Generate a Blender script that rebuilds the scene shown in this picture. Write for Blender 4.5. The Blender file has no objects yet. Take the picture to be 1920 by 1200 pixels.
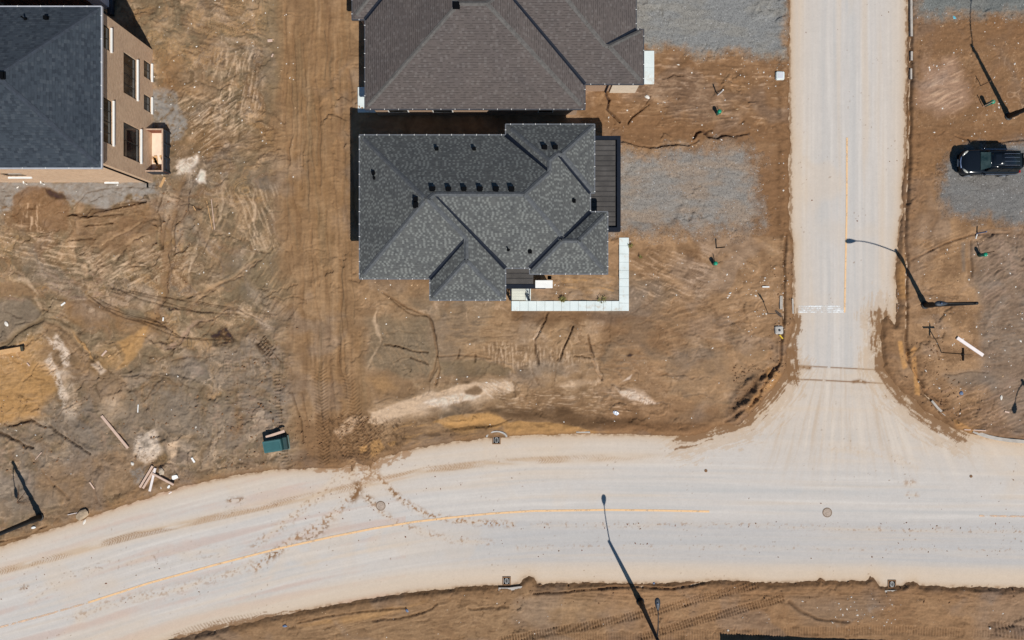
import bpy, bmesh, math, random
import numpy as np
from mathutils import Vector, Matrix

# ------------------------------------------------------------------ camera, sky, sun
SC = bpy.context.scene
COL = SC.collection
HC = 51.0                      # height of the drone
PPM = 25.0                     # photo pixels per metre on the ground
cam_d = bpy.data.cameras.new('camera')
cam_d.sensor_width = 36.0
cam_d.lens = 36.0 * HC / (1920.0 / PPM)
cam_d.clip_end = 3000.0
cam = bpy.data.objects.new('camera', cam_d)
cam.location = (0, 0, HC)
COL.objects.link(cam)
SC.camera = cam

SHX, SHY = -0.37, 0.714        # shadow offset per metre of height
world = bpy.data.worlds.new('World')
SC.world = world
world.use_nodes = True
wn = world.node_tree
bg = wn.nodes['Background']
sky = wn.nodes.new('ShaderNodeTexSky')
sky.sky_type = 'NISHITA'
sky.sun_disc = False
sky.ozone_density = 3.0
sky.sun_elevation = math.atan2(1.0, math.hypot(SHX, SHY))
sky.sun_rotation = math.atan2(-SHX, -SHY)
tint = wn.nodes.new('ShaderNodeMix'); tint.data_type = 'RGBA'; tint.blend_type = 'MULTIPLY'
tint.inputs[0].default_value = 1.0
tint.inputs[7].default_value = (0.62, 0.95, 1.15, 1)
wn.links.new(sky.outputs[0], tint.inputs[6])
wn.links.new(tint.outputs[2], bg.inputs[0])
bg.inputs[1].default_value = 0.05
sun_d = bpy.data.lights.new('sun', 'SUN')
sun_d.energy = 4.3
sun_d.angle = math.radians(0.5)
sun_d.color = (1.0, 0.965, 0.91)
sun = bpy.data.objects.new('sun', sun_d)
sun.rotation_euler = Vector((SHX, SHY, -1.0)).to_track_quat('-Z', 'Y').to_euler()
sun.location = (20, -40, 60)
COL.objects.link(sun)
SC.view_settings.view_transform = 'Standard'
SC.view_settings.look = 'None'
SC.view_settings.exposure = 0.0
SC.view_settings.gamma = 1.0

random.seed(7)
PI = math.pi

# ------------------------------------------------------------------ helpers
def lin(c):
    o = []
    for v in c:
        v = v / 255.0
        o.append(v / 12.92 if v <= 0.04045 else ((v + 0.055) / 1.055) ** 2.4)
    return o

def W(px, py, h=0.0):
    """point of the place seen at a photo position, at height h"""
    k = (1.0 - h / HC) / PPM
    return ((px - 960.0) * k, (600.0 - py) * k)

def new_mat(name):
    m = bpy.data.materials.new(name)
    m.use_nodes = True
    nt = m.node_tree
    return m, nt, nt.nodes['Principled BSDF']

def node(nt, kind, **kw):
    n = nt.nodes.new(kind)
    for k, v in kw.items():
        setattr(n, k, v)
    return n

def math_n(nt, op, a, b=None):
    n = nt.nodes.new('ShaderNodeMath')
    n.operation = op
    for i, v in enumerate((a, b)):
        if v is None:
            continue
        if isinstance(v, (int, float)):
            n.inputs[i].default_value = v
        else:
            nt.links.new(v, n.inputs[i])
    return n.outputs[0]

def mix_n(nt, fac, a, b, blend='MIX'):
    n = nt.nodes.new('ShaderNodeMix')
    n.data_type = 'RGBA'
    n.blend_type = blend
    for sock, v in ((n.inputs[0], fac), (n.inputs[6], a), (n.inputs[7], b)):
        if isinstance(v, (int, float)):
            sock.default_value = v
        elif isinstance(v, (tuple, list)):
            sock.default_value = (v[0], v[1], v[2], 1)
        else:
            nt.links.new(v, sock)
    return n.outputs[2]

def noise_n(nt, scale, detail=4.0, rough=0.55, vec=None):
    n = nt.nodes.new('ShaderNodeTexNoise')
    n.inputs['Scale'].default_value = scale
    n.inputs['Detail'].default_value = detail
    n.inputs['Roughness'].default_value = rough
    if vec is not None:
        nt.links.new(vec, n.inputs['Vector'])
    return n.outputs['Fac']

def ramp_n(nt, fac, lo, hi):
    n = nt.nodes.new('ShaderNodeMapRange')
    n.inputs[1].default_value = lo
    n.inputs[2].default_value = hi
    nt.links.new(fac, n.inputs[0])
    return n.outputs[0]

def obj_co(nt):
    return nt.nodes.new('ShaderNodeTexCoord').outputs['Object']

def plain(name, rgb, rough=0.6, metal=0.0, var=0.25, scale=6.0, bump=0.0, spec=0.5):
    """a paint or solid material with a little procedural wear"""
    m, nt, b = new_mat(name)
    co = obj_co(nt)
    c = lin(rgb)
    n1 = noise_n(nt, scale, 5, 0.6, co)
    f = ramp_n(nt, n1, 0.3, 0.7)
    col = mix_n(nt, f, tuple(v * (1 - var) for v in c), tuple(min(1, v * (1 + var * 0.6)) for v in c))
    nt.links.new(col, b.inputs['Base Color'])
    b.inputs['Roughness'].default_value = rough
    b.inputs['Metallic'].default_value = metal
    b.inputs['Specular IOR Level'].default_value = spec
    if bump > 0:
        bp = node(nt, 'ShaderNodeBump')
        bp.inputs['Strength'].default_value = bump
        bp.inputs['Distance'].default_value = 0.02
        nt.links.new(noise_n(nt, scale * 6, 4, 0.6, co), bp.inputs['Height'])
        nt.links.new(bp.outputs[0], b.inputs['Normal'])
    return m

class MB:
    """collects faces for ONE mesh"""
    def __init__(self):
        self.v = []; self.f = []; self.m = []; self.uv = []
    def add(self, pts, faces, mi=0):
        o = len(self.v)
        self.v += [tuple(p) for p in pts]
        for f in faces:
            self.f.append([o + i for i in f]); self.m.append(mi); self.uv.append(None)
    def poly(self, pts, mi=0, uv=None):
        o = len(self.v)
        self.v += [tuple(p) for p in pts]
        self.f.append(list(range(o, o + len(pts)))); self.m.append(mi); self.uv.append(uv)
    def box(self, c, s, rz=0.0, mi=0, taper=1.0, mat=None):
        x, y, z = s[0] / 2, s[1] / 2, s[2] / 2
        P = [(-x, -y, -z), (x, -y, -z), (x, y, -z), (-x, y, -z),
             (-x * taper, -y * taper, z), (x * taper, -y * taper, z), (x * taper, y * taper, z), (-x * taper, y * taper, z)]
        ca, sa = math.cos(rz), math.sin(rz)
        Q = []
        for p in P:
            if mat is not None:
                q = mat @ Vector(p)
                Q.append((q.x + c[0], q.y + c[1], q.z + c[2]))
            else:
                Q.append((p[0] * ca - p[1] * sa + c[0], p[0] * sa + p[1] * ca + c[1], p[2] + c[2]))
        self.add(Q, [(3, 2, 1, 0), (4, 5, 6, 7), (0, 1, 5, 4), (1, 2, 6, 5), (2, 3, 7, 6), (3, 0, 4, 7)], mi)
    def bx(self, x0, x1, y0, y1, z0, z1, mi=0):
        self.box(((x0 + x1) / 2, (y0 + y1) / 2, (z0 + z1) / 2), (abs(x1 - x0), abs(y1 - y0), abs(z1 - z0)), 0, mi)
    def bar(self, a, b, w, h, mi=0):
        """rectangular bar from a to b"""
        a = Vector(a); b = Vector(b); d = b - a
        L = d.length
        q = d.to_track_quat('X', 'Z').to_matrix()
        self.box(tuple((a + b) / 2), (L, w, h), 0, mi, mat=q)
    def tube(self, pts, radii, n=10, mi=0, caps=True, sy=1.0):
        o = len(self.v)
        pts = [Vector(p) for p in pts]
        for i, p in enumerate(pts):
            d = (pts[min(i + 1, len(pts) - 1)] - pts[max(i - 1, 0)]).normalized()
            up = Vector((0, 0, 1)) if abs(d.z) < 0.95 else Vector((0, 1, 0))
            s = d.cross(up).normalized(); t = s.cross(d).normalized()
            r = radii[i] if isinstance(radii, (list, tuple)) else radii
            for k in range(n):
                a = 2 * PI * k / n
                self.v.append(tuple(p + s * (r * math.cos(a)) + t * (r * sy * math.sin(a))))
        for i in range(len(pts) - 1):
            for k in range(n):
                a = o + i * n + k; b = o + i * n + (k + 1) % n
                self.f.append([a, b, b + n, a + n]); self.m.append(mi); self.uv.append(None)
        if caps:
            self.f.append([o + k for k in range(n)][::-1]); self.m.append(mi); self.uv.append(None)
            e = o + (len(pts) - 1) * n
            self.f.append([e + k for k in range(n)]); self.m.append(mi); self.uv.append(None)
    def lathe(self, c, prof, n=20, mi=0):
        """prof: list of (radius, z)"""
        o = len(self.v)
        for r, z in prof:
            for k in range(n):
                a = 2 * PI * k / n
                self.v.append((c[0] + r * math.cos(a), c[1] + r * math.sin(a), c[2] + z))
        for i in range(len(prof) - 1):
            for k in range(n):
                a = o + i * n + k; b = o + i * n + (k + 1) % n
                self.f.append([a, b, b + n, a + n]); self.m.append(mi); self.uv.append(None)
        e = o + (len(prof) - 1) * n
        self.f.append([e + k for k in range(n)]); self.m.append(mi); self.uv.append(None)
        self.f.append([o + k for k in range(n)][::-1]); self.m.append(mi); self.uv.append(None)
    def build(self, name, mats, parent=None, bevel=0.0, smooth=False, subsurf=0, seg=1):
        me = bpy.data.meshes.new(name)
        me.from_pydata(self.v, [], self.f)
        if not isinstance(mats, (list, tuple)):
            mats = [mats]
        for mm in mats:
            me.materials.append(mm)
        me.polygons.foreach_set('material_index', self.m)
        if any(u is not None for u in self.uv):
            ul = me.uv_layers.new(name='UVMap')
            for p, u in zip(me.polygons, self.uv):
                if u is not None:
                    for li, c in zip(p.loop_indices, u):
                        ul.data[li].uv = c
        if bevel > 0:
            b = bmesh.new(); b.from_mesh(me)
            bmesh.ops.remove_doubles(b, verts=b.verts, dist=1e-5)
            bmesh.ops.bevel(b, geom=[e for e in b.edges if len(e.link_faces) == 2 and e.calc_face_angle(0) > 0.5],
                            offset=bevel, segments=seg, affect='EDGES', clamp_overlap=True)
            b.to_mesh(me); b.free()
        if smooth:
            me.polygons.foreach_set('use_smooth', [True] * len(me.polygons))
        me.update()
        o = bpy.data.objects.new(name, me)
        COL.objects.link(o)
        if parent is not None:
            o.parent = parent
        if subsurf:
            md = o.modifiers.new('subd', 'SUBSURF'); md.levels = subsurf; md.render_levels = subsurf
        return o

def tag(o, label, cat, group=None):
    o['label'] = label; o['category'] = cat
    if group:
        o['group'] = group
    return o

def thing(name, label, cat, loc=(0, 0, 0), rz=0.0, group=None):
    o = bpy.data.objects.new(name, None)
    o.empty_display_size = 0.3
    o.location = loc; o.rotation_euler = (0, 0, rz)
    COL.objects.link(o)
    return tag(o, label, cat, group)

def struct(o, kind='structure'):
    o['kind'] = kind
    return o

def copy_tree(o, parent=None):
    c = o.copy(); COL.objects.link(c)
    if parent is not None:
        c.parent = parent
    for ch in list(o.children):
        copy_tree(ch, c)
    return c

# ------------------------------------------------------------------ noise
_tabs = {}
def _tab(seed):
    if seed not in _tabs:
        r = np.random.RandomState(seed)
        p = r.permutation(256).astype(np.int32)
        a = r.rand(256) * 2 * np.pi
        _tabs[seed] = (np.concatenate([p, p]), np.cos(a).astype(np.float32), np.sin(a).astype(np.float32))
    return _tabs[seed]

def perlin(x, y, seed=0):
    p, gx, gy = _tab(seed)
    xf = np.floor(x); yf = np.floor(y)
    fx = (x - xf).astype(np.float32); fy = (y - yf).astype(np.float32)
    xi = xf.astype(np.int32) & 255; yi = yf.astype(np.int32) & 255
    x1 = (xi + 1) & 255; y1 = (yi + 1) & 255
    u = fx * fx * fx * (fx * (fx * 6 - 15) + 10)
    v = fy * fy * fy * (fy * (fy * 6 - 15) + 10)
    pa = p[xi]; pb = p[x1]
    def g(h, dx, dy):
        return gx[h] * dx + gy[h] * dy
    n00 = g(p[pa + yi], fx, fy); n10 = g(p[pb + yi], fx - 1, fy)
    n01 = g(p[pa + y1], fx, fy - 1); n11 = g(p[pb + y1], fx - 1, fy - 1)
    a = n00 + u * (n10 - n00); b = n01 + u * (n11 - n01)
    return (a + v * (b - a)) * 1.5

def fbm(x, y, octv=4, seed=0, gain=0.5):
    s = 0; a = 1.0; t = 0
    for i in range(octv):
        s = s + a * perlin(x * (2 ** i) + 17.3 * i, y * (2 ** i) - 9.1 * i, seed + i)
        t += a; a *= gain
    return s / t

def sst(a, b, x):
    t = np.clip((x - a) / (b - a), 0, 1)
    return t * t * (3 - 2 * t)

def poly_sd(U, V, poly):
    """signed distance in px, positive inside"""
    d2 = np.full(U.shape, 1e12, np.float32)
    ins = np.zeros(U.shape, bool)
    n = len(poly)
    for i in range(n):
        ax, ay = poly[i]; bx, by = poly[(i + 1) % n]
        ex, ey = bx - ax, by - ay
        wx = U - ax; wy = V - ay
        t = np.clip((wx * ex + wy * ey) / (ex * ex + ey * ey + 1e-9), 0, 1)
        dx = wx - ex * t; dy = wy - ey * t
        d2 = np.minimum(d2, dx * dx + dy * dy)
        if ay != by:
            c = ((ay > V) != (by > V)) & (U < (bx - ax) * (V - ay) / (by - ay) + ax)
            ins ^= c
    d = np.sqrt(d2)
    return np.where(ins, d, -d)

def line_d(U, V, pts):
    """distance to a polyline, signed side, and length along it (px)"""
    best = np.full(U.shape, 1e12, np.float32)
    side = np.zeros(U.shape, np.float32); along = np.zeros(U.shape, np.float32)
    acc = 0.0
    for i in range(len(pts) - 1):
        ax, ay = pts[i]; bx, by = pts[i + 1]
        ex, ey = bx - ax, by - ay
        L = math.hypot(ex, ey)
        wx = U - ax; wy = V - ay
        tt = (wx * ex + wy * ey) / (L * L)
        t = np.clip(tt, 0, 1)
        dx = wx - ex * t; dy = wy - ey * t
        d2 = dx * dx + dy * dy
        m = d2 < best
        best = np.where(m, d2, best)
        side = np.where(m, (wx * ey - wy * ex) / L, side)
        along = np.where(m, acc + t * L, along)
        acc += L
    return np.sqrt(best), side, along

# ------------------------------------------------------------------ the road outline (photo pixels on the ground)
NW_EDGE = [(-2200, 1640), (-400, 1150), (0, 1027), (60, 1005), (140, 980), (215, 955), (290, 931), (350, 912), (440, 893), (520, 882), (570, 880),
           (640, 878), (654, 874), (660, 886), (668, 870), (690, 874), (696, 886), (701, 868), (716, 860), (760, 846), (800, 838), (860, 829), (915, 823), (950, 820), (1000, 818), (1100, 815),
           (1200, 816), (1290, 820), (1322, 812), (1350, 800), (1385, 797), (1415, 768), (1440, 742), (1462, 715), (1476, 690), (1476, 655), (1481, 640),
           (1492, 605), (1488, 560), (1487, 500), (1488, 455), (1481, 428), (1480, 300), (1484, 262), (1481, 240), (1481, 150), (1481, 0), (1481, -2500)]
E_EDGE = [(1702, -2500), (1702, 0), (1700, 100), (1699, 200), (1697, 300), (1691, 350), (1692, 400), (1684, 440), (1677, 520), (1681, 560), (1677, 607),
          (1664, 590), (1650, 600), (1650, 640), (1655, 690), (1675, 722), (1705, 745), (1740, 775), (1790, 805), (1830, 818), (1880, 826), (1920, 829), (4200, 850)]
S_EDGE = [(4200, 1150), (1920, 1101), (1800, 1099), (1740, 1097), (1724, 1096), (1714, 1087), (1702, 1090), (1692, 1097), (1660, 1100), (1650, 1096), (1641, 1084), (1632, 1079), (1622, 1087), (1548, 1088), (1538, 1082), (1530, 1088), (1450, 1092), (1400, 1088), (1340, 1086), (1290, 1090),
          (1200, 1093), (1100, 1091), (1008, 1093), (1002, 1083), (991, 1077), (980, 1083), (972, 1093), (960, 1096), (930, 1096), (860, 1100), (760, 1110), (620, 1133), (500, 1158), (390, 1182), (330, 1196), (200, 1232), (-400, 1420), (-2200, 1960)]
ROAD = NW_EDGE + E_EDGE + S_EDGE
MAIN_LINE = [(-600, 1330), (-200, 1230), (0, 1176), (150, 1135), (280, 1093), (400, 1060), (520, 1029), (620, 1007), (700, 991), (780, 978), (850, 970), (920, 963), (1000, 958), (1133, 956), (1230, 957), (1330, 959), (1600, 963), (1920, 968), (2600, 978)]

# ------------------------------------------------------------------ the grid
STEP = 0.065
GX, GY = 42.0, 27.3
xs = np.arange(-GX, GX + 1e-6, STEP).astype(np.float32)
ys = np.arange(-GY, GY + 1e-6, STEP).astype(np.float32)
NX, NY = len(xs), len(ys)
X, Y = np.meshgrid(xs, ys)
U = 960 + X * PPM
V = 600 - Y * PPM

w1 = fbm(X / 2.2, Y / 2.2, 5, 11)
w2 = fbm(X / 2.2 + 40, Y / 2.2 - 13, 5, 21)
q1 = fbm(X / 6.0, Y / 6.0, 4, 31)
q2 = fbm(X / 6.0 + 9, Y / 6.0 + 31, 4, 41)
UW = U + 22 * w1; VW = V + 22 * w2
n_fine = fbm(X / 0.45, Y / 0.45, 4, 51, 0.6)
n_mid = fbm(X / 1.6 + 1.3 * q1, Y / 1.6 + 1.3 * q2, 5, 61, 0.55)
n_big = fbm(X / 8.0 + q1, Y / 8.0 + q2, 4, 71)
swx, swy = X / 3.0 + 2.2 * q1 + 0.9 * w1, Y / 3.0 + 2.2 * q2 + 0.9 * w2
n_sw = fbm(swx, swy, 5, 81, 0.6)                         # swirled silt
vein = np.exp(-(perlin(swx * 1.1, swy * 1.1, 91) / 0.09) ** 2)
vein2 = np.exp(-(perlin(X / 1.1 + 1.5 * w1, Y / 1.1 + 1.5 * w2, 95) / 0.10) ** 2)

n_vf = fbm(X / 0.17, Y / 0.17, 2, 55, 0.7)
n_hor = fbm(X / 1.5 + 0.4 * w1, Y / 0.30 + 0.8 * w2, 4, 57, 0.6)          # thin east-west wash lines
fl = fbm(X / 7.0, Y / 7.0, 2, 58) * 3.0                                    # slowly turning flow direction
n_flow = fbm((X * np.cos(fl) + Y * np.sin(fl)) / 1.6 + 0.5 * w1, (Y * np.cos(fl) - X * np.sin(fl)) / 0.28 + 0.9 * w2, 4, 59, 0.6)

def zone(poly, soft=18):
    return sst(-soft, soft, poly_sd(UW, VW, poly))

SOIL = {k: np.array(lin(c), np.float32) / 1.13 for k, c in dict(
    tan=(164, 136, 104), olive=(132, 117, 92), grey=(132, 121, 108), orange=(148, 115, 78), ochre=(182, 142, 90),
    pale=(192, 169, 143), white=(203, 191, 177), brown=(136, 105, 74), dark=(104, 78, 52), gravel=(140, 138, 134), pink=(160, 134, 114),
    clay=(146, 118, 88)).items()}

C = np.zeros(X.shape + (3,), np.float32)
C[:] = SOIL['clay']
def lay(key, m):
    global C
    c = SOIL[key] if isinstance(key, str) else key
    C += (c - C) * m[..., None]

lay('tan', sst(-0.25, 0.35, n_mid) * 0.7)
lay('brown', sst(0.0, 0.5, n_big) * 0.5)
# west lot: swirled olive and tan silt
zw = zone([(-200, -200), (520, -200), (515, 250), (520, 560), (560, 880), (-200, 1080)], 25)
lay('olive', zw * sst(-0.3, 0.2, n_sw) * 0.85)
lay('tan', zw * sst(0.02, 0.4, n_mid + 0.4 * n_sw) * 0.8)
lay('orange', zw * sst(0.12, 0.45, n_big + 0.3 * n_sw) * 0.6)
lay('grey', zw * sst(0.1, 0.4, -n_sw + 0.2 * n_mid) * 0.65)
lay('pale', zw * vein * sst(-0.1, 0.4, n_mid) * 0.40)
lay('pale', zw * vein2 * sst(0.1, 0.5, n_sw) * 0.35)
lay('pale', zw * sst(0.12, 0.42, n_flow) * sst(-0.2, 0.3, n_big + n_mid * .5) * 0.5)
lay('dark', zw * sst(0.14, 0.5, -n_flow) * 0.4)
lay('olive', zw * sst(0.05, 0.12, fbm(swx * .8 + 5, swy * .8, 4, 83)) * 0.35)
lay('ochre', zw * sst(0.16, 0.22, fbm(swx * .6 + 15, swy * .7, 4, 84)) * sst(-.3, .3, n_flow) * 0.4)
# grey cloddy ground in the south west
zg = zone([(-50, 770), (110, 745), (230, 700), (330, 680), (480, 620), (540, 640), (560, 760), (545, 880), (420, 880), (250, 900), (-50, 940)], 30)
lay('grey', zg * sst(-0.5, 0.25, n_mid) * 0.75)
lay('pink', zg * sst(0.1, 0.5, n_sw) * 0.5)
# ochre bank on the far left
zo = zone([(-60, 665), (60, 640), (95, 640), (108, 700), (105, 745), (60, 790), (-60, 810)], 14)
lay('ochre', zo * 0.75)
lay('ochre', zone([(210, 650), (275, 620), (268, 660), (225, 685), (180, 700), (150, 690)], 14) * 0.45)
lay('orange', zone([(130, 560), (220, 560), (300, 600), (290, 640), (200, 620), (130, 600)], 22) * 0.55)
lay('olive', zone([(-20, 555), (60, 550), (75, 590), (20, 620), (-20, 640)], 16) * 0.7)
lay('white', zone([(85, 660), (110, 640), (130, 690), (150, 760), (140, 790), (110, 740)], 16) * sst(-0.1, 0.3, n_mid + w1 * .5) * 0.6)
lay('white', zone([(250, 830), (290, 810), (298, 840), (275, 870), (250, 855)], 10) * 0.55)
lay('pale', zone([(190, 740), (235, 720), (230, 770), (200, 800)], 18) * 0.5)
lay('pale', zone([(310, 835), (340, 825), (330, 860), (318, 868)], 8) * 0.5)
def fronts(mask, seed, sc_x, sc_y, kl, kd, amt):
    # overlapping washes of silt: each ends in a sharp pale edge and fades back
    for q in range(3):
        f = perlin(X / sc_x + 1.2 * w1 + 3.1 * q, Y / sc_y + 1.2 * w2 - 2.3 * q, seed + q)
        gate = sst(0.0, 0.35, fbm(X / 4.0 - q, Y / 4.0 + q, 2, seed + 10 + q))
        up = np.exp(-np.clip(f, 0, 9) / 0.16) * (f > 0)
        dn = np.exp(-np.clip(-f, 0, 9) / 0.05) * (f <= 0)
        lay(kl, mask * gate * up * amt)
        lay(kd, mask * gate * dn * amt * 0.8)
fronts(zw, 500, 3.0, 2.2, 'pale', 'olive', 0.42)
# truck track running north-south
st = fbm(X / 0.5 + 0.3 * w1, Y / 9.0, 4, 101, 0.6)
st2 = fbm(X / 1.4, Y / 14.0, 3, 107, 0.6)
zt = zone([(528, -200), (652, -200), (652, 430), (668, 560), (690, 760), (700, 880), (560, 880), (562, 600), (530, 420), (520, 200)], 34)
lay('orange', zt * (0.30 + 0.5 * sst(-0.25, 0.35, st2 + 0.5 * fbm(X / 3 + q1, Y / 6, 3, 109))))
lay('tan', zt * sst(0.0, 0.4, fbm(X / 2.5 + w1, Y / 5, 3, 110)) * 0.5)
lay('orange', zone([(560, 60), (650, 40), (655, 520), (640, 560), (590, 500), (570, 300)], 40) * 0.3)
lay('olive', zt * sst(0.08, 0.4, st2) * 0.4)
lay('tan', zt * sst(0.08, 0.4, st) * 0.5)
lay('brown', zt * sst(0.1, 0.4, -st) * 0.5)
lay('brown', zone([(560, 790), (690, 780), (700, 870), (570, 885)], 14) * 0.75)
lay('orange', zone([(300, 240), (520, 235), (560, 290), (400, 300), (340, 320)], 22) * 0.4)
lay('orange', zone([(300, 100), (330, 100), (350, 180), (300, 180)], 12) * 0.35)
# yard south of the houses
zs = zone([(690, 560), (1480, 450), (1470, 700), (1380, 790), (700, 800)], 25)
fronts(zs, 530, 3.4, 1.6, 'pale', 'brown', 0.36)
lay('pale', zs * sst(0.1, 0.45, n_hor) * sst(-0.2, 0.4, n_sw) * 0.55)
lay('dark', zs * sst(0.14, 0.5, -n_hor) * 0.35)
lay('olive', zs * sst(0.05, 0.3, n_big + .4 * n_hor) * 0.4)
lay('tan', zs * sst(-0.4, 0.3, n_sw) * 0.55)
lay('grey', zs * sst(0.08, 0.5, n_big - 0.3 * n_sw) * 0.4)
lay('pale', zs * vein2 * sst(0.05, 0.5, n_mid) * 0.4)
lay('grey', zone([(690, 600), (790, 600), (810, 700), (760, 710), (700, 690)], 22) * 0.5)
lay('pale', zone([(700, 770), (800, 740), (880, 715), (950, 715), (960, 735), (880, 755), (760, 785), (710, 790)], 12) * 0.62)
lay('white', zone([(800, 748), (870, 722), (880, 742), (830, 762)], 8) * 0.45)
lay('white', zone([(1158, 725), (1185, 735), (1235, 755), (1215, 760), (1180, 750)], 6) * 0.5)
lay('pale', zone([(1040, 720), (1070, 712), (1120, 718), (1125, 700), (1130, 722), (1080, 728)], 6) * 0.45)
lay('brown', zone([(960, 586), (1170, 586), (1200, 600), (960, 606)], 8) * 0.5)
lay('brown', zone([(1130, 600), (1300, 560), (1330, 620), (1200, 680), (1130, 640)], 26) * 0.3)
lay('brown', zone([(960, 740), (1350, 760), (1330, 810), (1080, 806), (960, 780)], 16) * 0.4)
lay('ochre', zone([(820, 795), (870, 782), (940, 780), (955, 792), (930, 800), (860, 805)], 6) * 0.75)
lay('ochre', zone([(945, 795), (985, 790), (1080, 800), (1080, 814), (950, 818)], 5) * 0.85)
lay('ochre', zone([(1440, 690), (1462, 700), (1450, 730), (1400, 770), (1375, 790), (1400, 755), (1430, 720)], 6) * 0.7)
# yard north-east of the houses
zn = zone([(1085, 110), (1230, 98), (1480, 115), (1485, 280), (1400, 260), (1165, 270), (1080, 230)], 18)
lay('brown', zn * (0.55 + 0.4 * sst(-0.2, 0.4, n_mid)))
lay('orange', zn * sst(0.1, 0.5, n_sw) * 0.35)
lay('tan', zn * sst(0.1, 0.5, n_mid - .3 * n_sw) * 0.6)
fronts(zn, 560, 3.0, 1.3, 'tan', 'brown', 0.5)
lay('pale', zn * sst(0.16, 0.45, n_hor) * 0.4)
lay('dark', zn * sst(0.14, 0.5, -n_hor) * 0.35)
lay('brown', zone([(1410, 270), (1480, 280), (1484, 450), (1400, 440), (1420, 380), (1395, 300)], 12) * 0.55)
# east side
ze = zone([(1700, 40), (2050, 20), (2050, 260), (1790, 270), (1705, 420)], 18)
lay('brown', ze * (0.5 + 0.4 * sst(-0.3, 0.4, n_mid)))
fronts(ze, 590, 2.6, 1.6, 'tan', 'brown', 0.45)
lay('pale', ze * sst(0.15, 0.5, n_flow) * 0.3)
lay('dark', ze * sst(0.2, 0.5, -n_flow) * 0.3)
lay('pink', zone([(1725, 130), (1790, 110), (1800, 190), (1760, 220), (1720, 190)], 22) * 0.7)
lay('pale', zone([(1735, 145), (1785, 130), (1790, 180), (1750, 200)], 22) * 0.3)
lay('orange', zone([(1700, 275), (1790, 300), (1770, 330), (1755, 420), (1700, 430)], 14) * 0.3)
zr = zone([(1700, 430), (2050, 420), (2050, 850), (1800, 800), (1720, 720)], 18)
lay('tan', zr * sst(-0.3, 0.4, n_mid) * 0.4)
zr2 = zone([(1822, 450), (2050, 440), (2050, 830), (1900, 820), (1840, 700)], 12)
fronts(zr, 620, 2.8, 1.6, 'tan', 'brown', 0.4)
lay('dark', zr * sst(0.16, 0.5, -n_flow) * 0.35)
lay('pale', zr * sst(0.2, 0.5, n_flow) * 0.3)
lay('grey', zr2 * (0.4 + 0.3 * sst(-0.2, 0.4, n_mid)))
lay('pink', zr2 * sst(0.0, 0.5, n_sw) * 0.5)
lay('grey', zone([(1775, 700), (1850, 695), (1870, 720), (1800, 735)], 14) * 0.4)
for pl in ([(1682, 640), (1690, 640), (1700, 690), (1690, 692)], [(1708, 672), (1716, 668), (1722, 740), (1712, 736)], [(1695, 668), (1713, 650), (1718, 655), (1700, 678)],
           [(1786, 785), (1800, 792), (1822, 806), (1815, 812), (1790, 803)], [(1676, 470), (1696, 440), (1698, 560), (1684, 560)]):
    lay('ochre', sst(-2.5, 2.5, poly_sd(U + 3 * w1, V + 3 * w2, pl)) * 0.7)
# strip south of the main road
zb = zone([(200, 1230), (620, 1135), (960, 1098), (2050, 1100), (2050, 1300), (200, 1300)], 8)
lay('clay', zb * 0.5)
lay('brown', zb * sst(-0.1, 0.4, n_mid) * 0.5)
lay('tan', zb * sst(0.1, 0.5, n_sw) * 0.4)
fronts(zb, 650, 4.0, 1.0, 'tan', 'dark', 0.4)
lay('dark', zb * sst(0.12, 0.5, -n_hor) * 0.4)
lay('tan', zb * sst(0.12, 0.5, n_hor) * 0.4)
lay('grey', zone([(1480, 1120), (1660, 1110), (1640, 1160), (1500, 1165)], 18) * 0.35)
# gravel bed beside the brick house
ggx = sst(-0.25, 0.15, n_fine + 0.6 * n_mid)
gz_ = np.maximum(zone([(-100, 343), (300, 343), (310, 365), (230, 385), (190, 395), (130, 380), (110, 362), (60, 360), (30, 372), (30, 400), (-100, 400)], 8),
                 zone([(285, 170), (330, 175), (345, 225), (338, 262), (318, 275), (300, 250), (285, 250)], 9))
lay('gravel', gz_ * ggx * 0.85)
lay('white', zone([(330, 315), (360, 298), (378, 292), (382, 300), (355, 325), (335, 330)], 6) * 0.6)
lay('white', zone([(375, 325), (388, 318), (392, 335), (384, 345), (375, 338)], 4) * 0.65)
lay('gravel', zone([(1640, 1130), (1600, 1160), (1560, 1172), (1630, 1150)], 10) * ggx * 0.6)

# ---- relief
Z = 0.10 + 0.05 * n_big + 0.045 * n_mid + 0.020 * n_fine + 0.006 * n_vf + 0.022 * np.where(zw > 0.5, n_flow, n_hor)
ridged = 1 - np.abs(perlin(X / 0.7 + w1, Y / 0.7 + w2, 111)) * 2
Z += 0.020 * ridged * (0.4 + zw)
Z -= 0.05 * np.exp(-(perlin(X / 1.9 + 1.4 * w1, Y / 1.4 + 1.4 * w2, 113) / 0.045) ** 2) * sst(0.05, 0.3, fbm(X / 3, Y / 3, 2, 115))
rough = np.clip(zg + 0.6 * zone([(1830, 440), (2050, 440), (2050, 700), (1840, 700)], 20) + 0.5 * zone([(420, 620), (540, 600), (560, 880), (430, 760)], 20), 0, 1)
clod = np.clip(fbm(X / 0.35, Y / 0.35, 3, 121, 0.6), 0, 1)
Z += rough * (0.12 * np.clip(fbm(X / 1.3 + w1, Y / 1.3 + w2, 4, 131, 0.6), -0.3, 1) + 0.06 * clod)
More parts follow.
